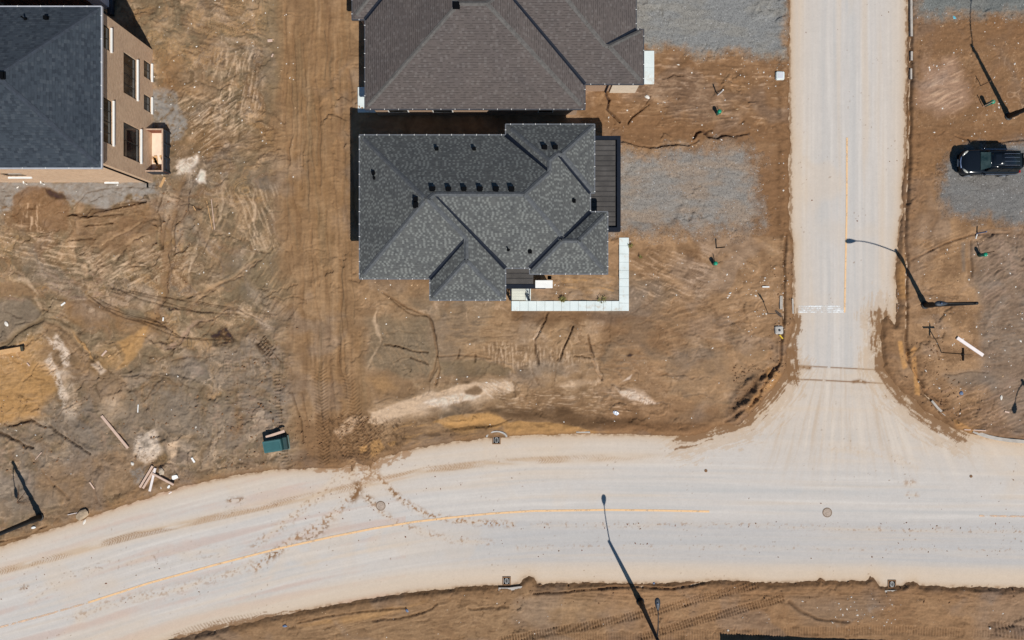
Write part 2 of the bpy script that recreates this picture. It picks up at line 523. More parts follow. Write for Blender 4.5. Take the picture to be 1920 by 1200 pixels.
# scarps: one-sided steps that follow warped contour lines
sc_ = perlin(X / 4.5 + 0.9 * w1, Y / 4.5 + 0.9 * w2, 141)
scm = sst(0.1, 0.4, fbm(X / 5, Y / 5, 2, 151))
Z += 0.07 * sst(-0.02, 0.02, sc_) * scm
sc2 = perlin(X / 2.6 + 1.1 * w2, Y / 3.4 + 1.1 * w1, 143)
scm2 = sst(0.12, 0.35, fbm(X / 3.2 + 7, Y / 3.2, 2, 153)) * np.clip(zw + 0.5 * zs, 0, 1)
Z += 0.06 * sst(-0.025, 0.025, sc2) * scm2
lay('dark', np.exp(-(sc2 / 0.03) ** 2) * scm2 * 0.35)
# wheel ruts in the truck track
Z -= zt * 0.05 * np.clip(st2 + 0.2, 0, 1) * 2
Z += zt * 0.02 * st

def carve(pts, width, depth, key=None, amt=0.5, jit=5.0, rim=0.35):
    """a rill or rut along a drawn line"""
    global Z
    us = [p[0] for p in pts]; vs = [p[1] for p in pts]
    i0 = np.searchsorted(xs, (min(us) - 30 - 960) / PPM); i1 = np.searchsorted(xs, (max(us) + 30 - 960) / PPM)
    j0 = np.searchsorted(ys, (600 - max(vs) - 30) / PPM); j1 = np.searchsorted(ys, (600 - min(vs) + 30) / PPM)
    s = (slice(j0, j1), slice(i0, i1))
    d, sd_, al = line_d(U[s] + jit * w1[s] * 1.5 + jit * 0.5 * n_mid[s], V[s] + jit * w2[s] * 1.5 + jit * 0.5 * n_fine[s], pts)
    wv = width * (0.7 + 0.6 * np.clip(w2[s] + 0.5, 0, 1))
    g = np.exp(-(d / wv) ** 2) * sst(-0.55, 0.0, n_mid[s] + 0.6 * n_fine[s] + 0.25)
    rim = rim * 0.4
    Z[s] -= depth * g
    Z[s] += depth * rim * np.exp(-((d - 2.2 * wv) / wv) ** 2)
    if key:
        c = SOIL[key]
        C[s] += (c - C[s]) * (g * amt)[..., None]

def tread(pts, width, period, depth, key='dark', amt=0.65, slant=0.0, herring=False, keep=None):
    """lug marks pressed by a tyre or a digger track"""
    global Z
    us = [p[0] for p in pts]; vs = [p[1] for p in pts]
    i0 = np.searchsorted(xs, (min(us) - 30 - 960) / PPM); i1 = np.searchsorted(xs, (max(us) + 30 - 960) / PPM)
    j0 = np.searchsorted(ys, (600 - max(vs) - 30) / PPM); j1 = np.searchsorted(ys, (600 - min(vs) + 30) / PPM)
    s = (slice(j0, j1), slice(i0, i1))
    d, sd_, al = line_d(U[s] + 1.5 * w1[s], V[s] + 1.5 * w2[s], pts)
    band = sst(width * 0.5 + 1.2, width * 0.5 - 1.2, d) * sst(-0.6, -0.2, n_mid[s] + 0.3 * n_fine[s])
    ph = al + (np.abs(sd_) if herring else sd_) * slant
    b = 0.5 + 0.5 * np.sin(ph * 2 * np.pi / period)
    b = sst(0.35, 0.7, b) * band
    Z[s] -= depth * b * 0.7
    C[s] += (SOIL[key] - C[s]) * (b * amt * 0.42)[..., None]

for a in [([(130, 401), (150, 402), (165, 408), (180, 398), (200, 392), (235, 387), (275, 378)], 2.2, 0.12, 'dark', 0.7, 5),
          ([(345, 340), (330, 380), (318, 420), (312, 470), (315, 520), (305, 570), (290, 600)], 7, 0.10, 'orange', 0.6, 9),
          ([(318, 400), (308, 430), (304, 470)], 2.0, 0.10, 'dark', 0.5, 6), ([(330, 410), (326, 450), (330, 480)], 2.0, 0.08, 'dark', 0.4, 6),
          ([(165, 560), (200, 580), (250, 598), (310, 612)], 1.1, 0.06, 'dark', 0.6, 2), ([(175, 555), (240, 585), (290, 600), (340, 632), (430, 636)], 1.0, 0.05, 'dark', 0.6, 2),
          ([(210, 540), (290, 560), (370, 585), (460, 590)], 1.0, 0.05, 'dark', 0.5, 2), ([(250, 545), (330, 560), (430, 580), (520, 590)], 0.9, 0.04, 'dark', 0.35, 2),
          ([(300, 640), (320, 650), (338, 645), (350, 625)], 1.6, 0.07, 'dark', 0.5, 3),
          ([(140, 385), (170, 360), (220, 350), (300, 352)], 1.5, 0.05, 'brown', 0.4, 5), ([(480, 470), (505, 475)], 1.5, 0.06, 'dark', 0.5, 4),
          ([(480, 490), (440, 520), (400, 540), (340, 560)], 2.2, 0.06, 'brown', 0.4, 5),
          ([(0, 655), (40, 620), (85, 600), (130, 625), (190, 690)], 3.0, 0.09, 'olive', 0.5, 5),
          ([(185, 690), (183, 720), (192, 745)], 1.8, 0.06, 'grey', 0.5, 4),
          ([(720, 550), (740, 562), (775, 580), (805, 592), (815, 620), (818, 660), (825, 690), (818, 720)], 1.8, 0.09, 'brown', 0.6, 4),
          ([(720, 645), (770, 655), (800, 662)], 1.4, 0.06, 'brown', 0.5, 4),
          ([(820, 668), (860, 665), (920, 672)], 1.5, 0.05, 'brown', 0.4, 3),
          ([(1024, 590), (1018, 612), (1004, 636), (1003, 660), (1010, 680)], 1.3, 0.09, 'dark', 0.5, 3),
          ([(1075, 610), (1062, 640), (1057, 655), (1044, 676)], 1.3, 0.09, 'dark', 0.5, 3),
          ([(1104, 635), (1107, 660), (1116, 690), (1128, 712)], 1.8, 0.08, 'brown', 0.45, 3),
          ([(1000, 690), (1008, 720)], 1.5, 0.05, 'brown', 0.4, 4),
          ([(1135, 178), (1140, 190), (1135, 205), (1150, 218), (1162, 230)], 1.5, 0.10, 'dark', 0.6, 4),
          ([(1300, 258), (1307, 248), (1318, 246), (1330, 258), (1345, 260), (1365, 254), (1400, 250)], 2.0, 0.12, 'dark', 0.6, 4),
          ([(1180, 230), (1185, 220), (1215, 195)], 2.0, 0.08, 'brown', 0.5, 4), ([(1165, 265), (1230, 276), (1290, 272), (1310, 262)], 1.6, 0.07, 'dark', 0.4, 4),
          ([(1375, 765), (1400, 735), (1425, 705), (1450, 690)], 5, 0.14, 'dark', 0.45, 6), ([(1360, 790), (1385, 775), (1420, 740), (1440, 705)], 3, 0.1, 'dark', 0.4, 5),
          ([(1472, 440), (1468, 490), (1470, 560), (1466, 620), (1460, 680), (1440, 705)], 2.2, 0.12, 'dark', 0.55, 3),
          ([(1705, 60), (1705, 200), (1703, 300), (1697, 420), (1697, 520), (1698, 640), (1704, 680), (1735, 740), (1775, 790)], 2.4, 0.13, 'dark', 0.45, 3),
          ([(1705, 490), (1760, 460), (1820, 440), (1890, 438)], 2.0, 0.06, 'brown', 0.5, 3), ([(1820, 450), (1822, 520)], 1.5, 0.07, 'dark', 0.35, 3),
          ([(1790, 255), (1810, 262), (1850, 268), (1920, 262)], 1.8, 0.09, 'dark', 0.5, 3),
          ([(1735, 730), (1770, 760), (1790, 785)], 6, 0.1, 'brown', 0.4, 8),
          ([(560, 1166), (640, 1150), (760, 1138)], 1.5, 0.08, 'dark', 0.5, 3), ([(700, 1163), (780, 1152), (820, 1135)], 1.6, 0.08, 'dark', 0.4, 5),
          ([(880, 1135), (910, 1142), (950, 1138)], 2.0, 0.08, 'dark', 0.5, 5),
          ([(1000, 1112), (1060, 1108), (1110, 1102), (1190, 1100), (1260, 1102), (1310, 1094), (1330, 1090)], 1.7, 0.12, 'dark', 0.5, 3),
          ([(1480, 1128), (1500, 1145), (1530, 1158), (1590, 1165)], 2.4, 0.08, 'dark', 0.45, 3),
          ([(0, 1015), (60, 1005), (78, 990), (90, 985)], 1.6, 0.1, 'dark', 0.7, 4), ([(0, 815), (30, 822), (48, 835), (65, 838)], 2.5, 0.14, 'dark', 0.6, 6),
          ([(90, 795), (110, 815), (150, 835), (170, 850)], 2.5, 0.14, 'dark', 0.5, 8), ([(20, 800), (60, 788), (85, 800)], 2.0, 0.12, 'dark', 0.5, 7),
          ([(230, 705), (300, 700), (380, 712)], 2.0, 0.06, 'grey', 0.4, 6), ([(85, 880), (100, 910), (130, 935)], 2.2, 0.08, 'brown', 0.4, 6),
          ([(175, 900), (180, 930), (190, 945)], 2.5, 0.08, 'brown', 0.4, 4),
          ([(550, 870), (535, 880)], 1.6, 0.09, 'dark', 0.6, 3), ([(548, 735), (556, 760), (566, 790), (568, 830)], 1.5, 0.08, 'dark', 0.45, 2),
          ([(565, 735), (572, 770), (580, 800)], 1.5, 0.06, 'brown', 0.45, 2)]:
    carve(*a)
for i in range(46):                                                   # ruts that follow the truck track
    x0 = random.uniform(525, 660); v0 = random.uniform(-30, 700); L = random.uniform(80, 300)
    carve([(x0, v0), (x0 + random.uniform(-6, 10), v0 + L / 2), (x0 + 12 * (v0 + L > 400) + random.uniform(-5, 9), v0 + L)], random.uniform(0.9, 2.4), random.uniform(0.02, 0.06), random.choice(['brown', 'brown', 'olive']), 0.3, 4)
for i in range(70):                                                   # small erosion rills in the west lot
    x0 = random.uniform(0, 520); v0 = random.uniform(350, 780); a = random.uniform(-0.9, 0.9) + (PI if random.random() < .3 else 0)
    L = random.uniform(25, 90); k = random.uniform(-0.4, 0.4)
    carve([(x0, v0), (x0 + L * .5 * math.cos(a), v0 + L * .5 * math.sin(a)), (x0 + L * math.cos(a + k), v0 + L * math.sin(a + k))], random.uniform(0.8, 1.8), random.uniform(0.02, 0.07), random.choice(['brown', 'olive', 'dark']), 0.4, 10)
for i in range(40):
    x0 = random.uniform(270, 500); v0 = random.uniform(0, 330); a = random.uniform(-0.7, 0.4)
    L = random.uniform(20, 80)
    carve([(x0, v0), (x0 + L * .5 * math.cos(a), v0 + L * .5 * math.sin(a)), (x0 + L * math.cos(a + .3), v0 + L * math.sin(a + .3))], random.uniform(0.8, 2.0), random.uniform(0.02, 0.05), random.choice(['brown', 'olive', 'dark']), 0.35, 11)
for i in range(46):
    x0 = random.uniform(700, 1440); v0 = random.uniform(590, 780); a = random.uniform(-0.5, 0.3)
    L = random.uniform(20, 70)
    carve([(x0, v0), (x0 + L * .5 * math.cos(a), v0 + L * .5 * math.sin(a)), (x0 + L * math.cos(a + .2), v0 + L * math.sin(a + .2))], random.uniform(0.8, 1.6), random.uniform(0.015, 0.04), random.choice(['brown', 'grey', 'brown']), 0.35, 10)

TA = [(940, 1200), (1020, 1186), (1100, 1172), (1230, 1144), (1340, 1113), (1420, 1093)]
TB = [(1200, 1194), (1300, 1164), (1390, 1140), (1470, 1118)]
tread(TA, 15, 5.2, 0.07); tread(TB, 15, 5.2, 0.07)
tread([(960, 1196), (1300, 1190), (1520, 1182), (1700, 1180), (1800, 1186)], 16, 5.0, 0.06, amt=0.35)
tread([(1862, 1176), (1930, 1186)], 26, 7, 0.08, slant=0.3)
tread([(1820, 1185), (1860, 1187)], 14, 5, 0.05, amt=0.3)
tread([(600, 690), (604, 780), (608, 880)], 26, 6.0, 0.05, amt=0.25, slant=0.6, herring=True)
tread([(650, 700), (668, 780), (690, 860)], 24, 6.0, 0.05, amt=0.25, slant=0.6, herring=True)
tread([(640, 800), (650, 840), (665, 880)], 22, 6.0, 0.05, amt=0.25, slant=-0.6, herring=True)
tread([(488, 640), (512, 668)], 12, 6, 0.10, slant=0.1); tread([(494, 630), (516, 655)], 8, 6, 0.10)
tread([(520, 700), (524, 790), (540, 880)], 12, 6, 0.07, amt=0.35)
tread([(425, 690), (520, 676)], 14, 6, 0.05, amt=0.3); tread([(300, 688), (345, 686)], 5, 5, 0.05, amt=0.4)
tread([(425, 640), (432, 700), (428, 760)], 9, 6, 0.04, amt=0.25)
tread([(860, 800), (900, 796)], 10, 4, 0.03, amt=0.2)

# ---- hand-placed washes, fans and channels
def patch(poly, key, amt, soft=3.0, warp=7.0, tex=0.0):
    us = [p[0] for p in poly]; vs = [p[1] for p in poly]
    i0 = np.searchsorted(xs, (min(us) - 30 - 960) / PPM); i1 = np.searchsorted(xs, (max(us) + 30 - 960) / PPM)
    j0 = np.searchsorted(ys, (600 - max(vs) - 30) / PPM); j1 = np.searchsorted(ys, (600 - min(vs) + 30) / PPM)
    s = (slice(j0, j1), slice(i0, i1))
    m = sst(-soft, soft, poly_sd(U[s] + warp * w1[s] * 1.6 + warp * .4 * n_fine[s], V[s] + warp * w2[s] * 1.6 + warp * .4 * n_mid[s], poly))
    if tex:
        m = m * sst(-0.1, 0.25, tex * n_flow[s] + 0.4 * n_fine[s] + .15)
    C[s] += (SOIL[key] - C[s]) * (m * amt)[..., None]
    return s, m

def hatch(poly, ang, key, amt, soft=14.0, thr=0.05, fine=0.20, long=1.6, rel=0.03):
    """combed streaks along one direction (degrees, photo sense)"""
    us = [p[0] for p in poly]; vs = [p[1] for p in poly]
    i0 = np.searchsorted(xs, (min(us) - 40 - 960) / PPM); i1 = np.searchsorted(xs, (max(us) + 40 - 960) / PPM)
    j0 = np.searchsorted(ys, (600 - max(vs) - 40) / PPM); j1 = np.searchsorted(ys, (600 - min(vs) + 40) / PPM)
    s = (slice(j0, j1), slice(i0, i1))
    m = sst(-soft, soft, poly_sd(UW[s], VW[s], poly))
    a = math.radians(-ang); ca, sa = math.cos(a), math.sin(a)
    xx, yy = X[s] * ca + Y[s] * sa, Y[s] * ca - X[s] * sa
    h = fbm(xx / long + 0.5 * w1[s], yy / fine + 1.1 * w2[s], 4, 700 + int(us[0]) % 50, 0.6)
    k = m * sst(thr, thr + 0.28, h)
    C[s] += (SOIL[key] - C[s]) * (k * amt)[..., None]
    k2 = m * sst(0.10, 0.45, -h)
    C[s] += (SOIL['dark'] - C[s]) * (k2 * amt * 0.45)[..., None]
    Z[s] += rel * h * m

def ribbon(pts, w, key, amt, dark=0.6, jit=3.0, depth=0.03, side=1):
    """a smooth channel filled with silt, with one dark undercut edge"""
    us = [p[0] for p in pts]; vs = [p[1] for p in pts]
    i0 = np.searchsorted(xs, (min(us) - 40 - 960) / PPM); i1 = np.searchsorted(xs, (max(us) + 40 - 960) / PPM)
    j0 = np.searchsorted(ys, (600 - max(vs) - 40) / PPM); j1 = np.searchsorted(ys, (600 - min(vs) + 40) / PPM)
    s = (slice(j0, j1), slice(i0, i1))
    jit = jit + 4.0
    d, sd_, al = line_d(U[s] + jit * 1.6 * w1[s] + jit * .6 * n_mid[s], V[s] + jit * 1.6 * w2[s] + jit * .5 * n_fine[s], pts)
    L = al.max()
    wv = w * (0.6 + 0.8 * np.clip(0.5 + fbm(al / 40.0, al * 0, 2, 801), 0, 1))
    m = sst(wv + 2.2, wv - 1.6, d) * sst(0, 40, al) * sst(0, 40, L - al) * sst(-0.5, 0.15, n_mid[s] + 0.5 * n_fine[s])
    C[s] += (SOIL[key] - C[s]) * (m * amt)[..., None]
    Z[s] += (-0.4 * depth - 0.3 * (Z[s] - 0.1)) * m
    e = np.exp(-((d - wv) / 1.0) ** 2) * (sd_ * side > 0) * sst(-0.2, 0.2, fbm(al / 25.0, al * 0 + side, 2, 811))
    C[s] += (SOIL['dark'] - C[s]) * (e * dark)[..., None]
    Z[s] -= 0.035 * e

def crack(pts, w=1.2, amt=0.8, depth=0.14, jit=3.0, key='dark'):
    carve(pts, w * 0.85, depth * 0.6, key, amt * 0.7, jit + 1.5, 0.2)

# west lot
patch([(28, 365), (50, 350), (85, 350), (125, 366), (132, 385), (128, 430), (100, 436), (50, 434), (25, 415)], 'brown', 0.75, 4, 8)
patch([(85, 352), (125, 364), (132, 374), (118, 374), (90, 362)], 'dark', 0.7, 3, 6)
hatch([(35, 390), (75, 385), (78, 430), (42, 432)], 90, 'pale', 0.6, 6)
patch([(128, 400), (300, 372), (310, 430), (230, 470), (150, 460), (130, 440)], 'brown', 0.5, 12, 14)
hatch([(130, 395), (280, 380), (300, 430), (150, 460)], -6, 'tan', 0.4, 12)
for p in ([(128, 402), (140, 402), (152, 408), (160, 405), (175, 394), (195, 392), (215, 385), (245, 380), (275, 378)], [(165, 407), (200, 404), (232, 402)], [(160, 425), (185, 421), (212, 420)], [(130, 451), (150, 449), (178, 448)], [(135, 465), (155, 463)],
          [(298, 400), (304, 430), (302, 455), (308, 472)], [(352, 388), (342, 410), (330, 420)], [(330, 478), (345, 474), (357, 460)], [(306, 372), (300, 388), (296, 396)]):
    crack(p, 1.5, 0.85, 0.16)
hatch([(-10, 430), (70, 425), (150, 460), (190, 500), (120, 520), (-10, 470)], 10, 'pale', 0.55)
hatch([(130, 470), (310, 470), (330, 520), (230, 540), (140, 520)], -30, 'pale', 0.6)
hatch([(60, 500), (230, 520), (240, 560), (140, 570), (60, 540)], 8, 'pink', 0.6)
hatch([(360, 380), (470, 380), (480, 470), (400, 500), (350, 470)], 115, 'tan', 0.5)
hatch([(420, 360), (520, 345), (520, 470), (480, 480)], 70, 'pale', 0.45)
patch([(420, 480), (520, 470), (540, 560), (470, 590), (420, 540)], 'olive', 0.55, 14, 18)
hatch([(470, 500), (550, 500), (545, 600), (480, 600)], 120, 'tan', 0.6)
patch([(-20, 540), (15, 528), (55, 534), (70, 553), (-20, 558)], 'clay', 0.7, 3, 5)
patch([(-20, 562), (60, 560), (80, 588), (60, 606), (20, 632), (-20, 650)], 'grey', 0.6, 6, 8)
ribbon([(-20, 556), (30, 560), (68, 562)], 1.6, 'pink', 0.7, 0.3)
ribbon([(36, 515), (52, 530), (68, 550), (80, 575), (84, 592)], 3.0, 'pale', 0.6, 0.3)
patch([(-20, 660), (30, 628), (60, 608), (85, 594), (110, 596), (135, 612), (120, 614), (88, 606), (60, 625), (20, 650)], 'olive', 0.6, 5, 5)
crack([(-10, 652), (30, 630), (60, 610), (86, 596), (112, 600), (132, 612)], 2.4, 0.5, 0.08)
patch([(80, 606), (120, 612), (160, 660), (190, 700), (230, 690), (240, 740), (180, 760), (150, 720), (110, 690), (80, 660)], 'clay', 0.55, 10, 14)
patch([(84, 632), (98, 640), (105, 627), (118, 640), (130, 660), (134, 692), (122, 692), (110, 655), (98, 652)], 'white', 0.72, 3, 6, 0.5)
patch([(88, 672), (97, 661), (103, 680), (114, 700), (130, 742), (122, 764), (108, 730), (98, 700)], 'white', 0.75, 3, 6, 0.5)
patch([(120, 690), (140, 720), (150, 770), (130, 790), (120, 740)], 'pale', 0.5, 6, 8, 0.6)
patch([(172, 680), (186, 675), (200, 695), (190, 702), (180, 690)], 'white', 0.5, 3, 4)
ribbon([(132, 612), (160, 650), (185, 688), (192, 700)], 1.4, 'ochre', 0.7, 0.5)
ribbon([(182, 700), (184, 730), (192, 760)], 1.6, 'olive', 0.6, 0.4)
ribbon([(360, 340), (350, 375), (335, 405), (318, 422), (310, 445), (312, 480), (318, 505), (312, 545), (301, 572)], 8, 'clay', 0.75, 0.8, 6, 0.0)
ribbon([(300, 432), (258, 447), (232, 464), (222, 482)], 2.4, 'tan', 0.7, 0.8)
ribbon([(288, 398), (240, 434), (172, 464), (150, 478)], 2.2, 'tan', 0.6, 0.6)
ribbon([(506, 466), (476, 498), (440, 524), (396, 540), (352, 568), (322, 578)], 4.6, 'tan', 0.65, 0.9, 4)
ribbon([(480, 345), (477, 400), (481, 440), (474, 482), (460, 500)], 2.2, 'pale', 0.6, 0.5)
ribbon([(366, 410), (371, 450), (362, 500), (354, 545)], 2.6, 'pale', 0.5, 0.4)
ribbon([(425, 350), (420, 380), (410, 410), (395, 440)], 2.0, 'pale', 0.45, 0.3)
ribbon([(288, 640), (310, 651), (331, 648), (346, 632), (353, 614), (372, 604), (398, 594)], 4.4, 'pink', 0.7, 0.9, 3, 0.03, -1)
ribbon([(398, 594), (440, 582), (480, 596), (520, 620)], 3.4, 'pale', 0.5, 0.3)
patch([(301, 570), (294, 586), (290, 606), (262, 599), (240, 592), (212, 574), (165, 560), (150, 562), (190, 582), (230, 602), (284, 612), (300, 596)], 'orange', 0.8, 3, 5)
patch([(222, 642), (277, 611), (268, 655), (247, 682), (222, 692), (240, 668)], 'ochre', 0.6, 3, 6)
patch([(122, 560), (150, 558), (175, 585), (200, 606), (160, 615), (128, 600)], 'orange', 0.55, 5, 8)
patch([(225, 575), (270, 585), (270, 598), (240, 594)], 'olive', 0.8, 4, 6)
for p in ([(165, 553), (200, 575), (250, 592), (300, 605), (316, 606)], [(175, 560), (220, 590), (260, 603), (300, 618), (335, 632), (380, 636), (430, 636)], [(215, 540), (265, 562), (300, 572), (350, 582), (400, 586)], [(245, 545), (290, 556), (350, 562), (440, 578), (492, 602)], [(240, 592), (280, 606), (312, 615)]):
    crack(p, 1.15, 0.85, 0.09, 1.2)
patch([(393, 622), (415, 614), (432, 618), (437, 640), (416, 653), (400, 646)], 'dark', 0.75, 3, 10, 0.9)
patch([(400, 626), (425, 618), (428, 638), (410, 646)], 'orange', 0.5, 3, 10, 0.9)
for q in range(4):
    crack([(488 + 2 * q, 540 + 14 * q), (500, 545 + 14 * q), (508, 542 + 14 * q)], 1.3, 0.6, 0.08)
hatch([(484, 640), (500, 630), (530, 680), (500, 690)], 48, 'dark', 0.7, 5, 0.0, 0.14, 2.5, 0.08)
hatch([(560, 650), (545, 640), (430, 680), (430, 800), (540, 820)], 0, 'pink', 0.35, 16, 0.05, 0.2, 1.0, 0.05)
hatch([(440, 640), (520, 640), (520, 720), (440, 720)], 88, 'grey', 0.5, 14)
patch([(130, 858), (260, 845), (335, 890), (250, 935), (100, 962), (30, 962), (60, 900)], 'clay', 0.6, 16, 20)
patch([(0, 920), (60, 900), (100, 930), (110, 960), (40, 975), (0, 970)], 'grey', 0.5, 12, 14)
patch([(-20, 690), (60, 660), (104, 690), (104, 745), (70, 780), (-20, 800)], 'ochre', 0.35, 6, 8)
hatch([(-20, 690), (100, 680), (100, 760), (-20, 800)], -8, 'tan', 0.35, 8, 0.1, 0.16, 2.2, 0.02)
patch([(250, 832), (262, 812), (290, 806), (300, 832), (294, 858), (272, 868), (256, 856)], 'white', 0.6, 4, 6, 0.4)
patch([(262, 826), (280, 824), (282, 838), (266, 840)], 'grey', 0.6, 4, 5)
patch([(312, 832), (338, 826), (336, 845), (330, 862), (322, 862), (324, 845)], 'pale', 0.6, 3, 6)
patch([(244, 880), (272, 872), (272, 908), (250, 905)], 'gravel', 0.7, 4, 8, 0.6)
patch([(70, 790), (130, 770), (190, 800), (200, 850), (160, 850), (100, 830)], 'grey', 0.5, 10, 14)
# north-west, between the houses and the truck track
hatch([(300, -20), (510, -20), (510, 120), (330, 120)], 15, 'tan', 0.6)
hatch([(400, 90), (490, 80), (480, 230), (400, 240)], 100, 'pale', 0.6, 18)
hatch([(330, 190), (450, 170), (470, 260), (380, 290)], -35, 'pale', 0.6, 16)
hatch([(390, 250), (530, 240), (540, 300), (390, 330)], -10, 'dark', 0.45, 14, 0.05, 0.2, 1.4, 0.05)
patch([(300, 130), (330, 110), (420, 150), (400, 190), (320, 180)], 'brown', 0.4, 12, 18)
patch([(290, 92), (312, 96), (330, 150), (322, 182), (300, 180)], 'orange', 0.45, 6, 10, 0.8)
patch([(490, -20), (525, -20), (520, 200), (500, 230), (495, 100)], 'olive', 0.5, 10, 10)
patch([(290, 165), (335, 172), (346, 222), (336, 262), (316, 276), (300, 250), (286, 250)], 'gravel', 0.6, 4, 8, 0.5)
patch([(328, 318), (345, 302), (372, 292), (380, 298), (362, 312), (358, 324), (338, 330)], 'white', 0.7, 2.5, 7, 0.8)
patch([(374, 328), (380, 318), (390, 322), (388, 336), (391, 346), (382, 342), (375, 340)], 'white', 0.8, 2.5, 4)
patch([(-20, 343), (293, 343), (300, 362), (235, 364), (232, 376), (200, 386), (165, 386), (130, 371), (120, 360), (85, 351), (50, 351), (28, 365), (25, 386), (-20, 388)], 'gravel', 0.75, 3, 6)
# yard south of the bungalow
patch([(690, 595), (800, 590), (812, 612), (818, 700), (762, 710), (700, 690)], 'olive', 0.5, 10, 16)
hatch([(690, 600), (800, 600), (812, 700), (700, 700)], 60, 'tan', 0.35, 18)
patch([(690, 698), (732, 694), (772, 714), (782, 736), (742, 748), (700, 748)], 'clay', 0.75, 5, 8)
patch([(692, 710), (720, 704), (740, 728), (712, 738)], 'ochre', 0.35, 10, 8)
hatch([(830, 590), (960, 600), (1000, 650), (940, 660), (840, 650)], 0, 'tan', 0.6)
hatch([(900, 640), (1060, 655), (1110, 672), (1060, 690), (930, 684)], 88, 'pale', 0.6, 10, 0.0, 0.16, 0.8)
patch([(824, 674), (900, 678), (962, 690), (950, 703), (860, 706), (826, 700)], 'olive', 0.6, 5, 8)
patch([(965, 682), (1050, 680), (1060, 700), (980, 706)], 'grey', 0.5, 8, 10)
hatch([(1060, 660), (1200, 650), (1230, 690), (1130, 700)], 0, 'grey', 0.4)
hatch([(1200, 580), (1440, 520), (1450, 640), (1260, 690)], -18, 'tan', 0.5, 20)
hatch([(1180, 470), (1330, 450), (1330, 560), (1200, 570)], 20, 'pale', 0.45, 18)
patch([(1285, 470), (1312, 464), (1315, 492), (1288, 492)], 'brown', 0.55, 3, 4)
patch([(1260, 690), (1400, 650), (1430, 690), (1370, 750), (1280, 740)], 'tan', 0.4, 18, 18)
patch([(690, 792), (700, 772), (760, 750), (820, 734), (870, 718), (892, 715), (922, 718), (960, 716), (962, 735), (950, 740), (936, 728), (905, 738), (876, 746), (850, 756), (800, 766), (740, 783), (704, 796)], 'pale', 0.85, 2.0, 4)
patch([(795, 756), (830, 741), (870, 735), (906, 739), (860, 756), (820, 763)], 'white', 0.75, 2.5, 5, 0.4)
patch([(866, 730), (878, 723), (896, 720), (907, 723), (902, 733), (888, 739), (873, 738)], 'clay', 0.85, 3, 8)
hatch([(900, 716), (965, 716), (965, 742), (920, 745)], 30, 'white', 0.5, 5, 0.0, 0.15, 0.8)
patch([(1040, 724), (1062, 718), (1070, 710), (1078, 720), (1060, 727)], 'pale', 0.7, 2, 9, .8)
patch([(1100, 722), (1110, 714), (1127, 715), (1120, 727)], 'pale', 0.7, 2, 9, .8)
patch([(1158, 728), (1186, 735), (1210, 748), (1236, 757), (1210, 761), (1184, 750), (1170, 741)], 'white', 0.7, 2, 7, .9)
patch([(1167, 714), (1184, 702), (1181, 711)], 'white', 0.7, 1.5, 3)
hatch([(930, 740), (1210, 735), (1200, 772), (940, 770)], 4, 'pale', 0.55, 8, 0.08, 0.14, 1.0)
patch([(880, 776), (960, 764), (1060, 764), (1200, 786), (1250, 805), (1060, 798), (960, 780)], 'dark', 0.55, 8, 10)
patch([(1100, 806), (1290, 812), (1340, 800), (1300, 790), (1150, 795)], 'brown', 0.7, 5, 6)
hatch([(735, 795), (900, 785), (900, 825), (740, 845)], -12, 'ochre', 0.5, 8)
patch([(812, 791), (850, 778), (900, 775), (940, 780), (956, 790), (946, 797), (920, 803), (880, 801), (840, 800)], 'ochre', 0.92, 1.8, 4)
patch([(944, 806), (955, 792), (976, 788), (1010, 791), (1060, 796), (1110, 806), (1150, 811), (1100, 814), (1000, 820), (955, 822)], 'ochre', 0.97, 1.5, 3)
crack([(850, 801), (880, 798), (912, 801), (940, 794), (960, 785)], 1.4, 0.8, 0.08)
for p in ([(728, 558), (745, 571), (765, 584), (800, 592), (812, 602), (820, 640), (820, 664), (814, 690), (808, 715)], [(722, 643), (760, 655), (800, 664)], [(770, 670), (800, 684)], [(862, 655), (860, 672)], [(890, 668), (888, 680)]):
    crack(p, 1.5, 0.75, 0.12, 4)
ribbon([(822, 660), (815, 690), (806, 715), (800, 740)], 4, 'clay', 0.6, 0.4)
ribbon([(708, 560), (700, 600), (712, 640), (704, 670), (694, 690)], 2.4, 'pale', 0.5, 0.4)
for p in ([(1024, 586), (1022, 602), (1008, 622), (1003, 642), (1006, 665), (1013, 682)], [(1075, 610), (1064, 635), (1056, 655), (1047, 678)], [(1104, 628), (1107, 652), (1112, 668)], [(1075, 668), (1090, 666), (1105, 670)]):
    crack(p, 1.4, 0.85, 0.14, 3)
ribbon([(1022, 588), (1016, 612), (1005, 636), (1006, 670)], 2.4, 'pale', 0.5, 0.7, 3)
ribbon([(1108, 662), (1116, 682), (1126, 702), (1122, 716)], 3.2, 'pale', 0.7, 0.5, 2)
ribbon([(1050, 672), (1040, 700), (1030, 730)], 3.5, 'clay', 0.5, 0.3)
patch([(1173, 665), (1180, 662), (1188, 664), (1183, 668), (1176, 668)], 'dark', 0.8, 2, 3)
patch([(960, 585), (1170, 585), (1180, 600), (1080, 602), (960, 600)], 'brown', 0.55, 4, 6)
hatch([(1010, 520), (1150, 518), (1150, 558), (1010, 558)], 10, 'ochre', 0.5, 6)
patch([(690, 530), (800, 526), (800, 560), (730, 556)], 'tan', 0.4, 8, 8, 0.5)
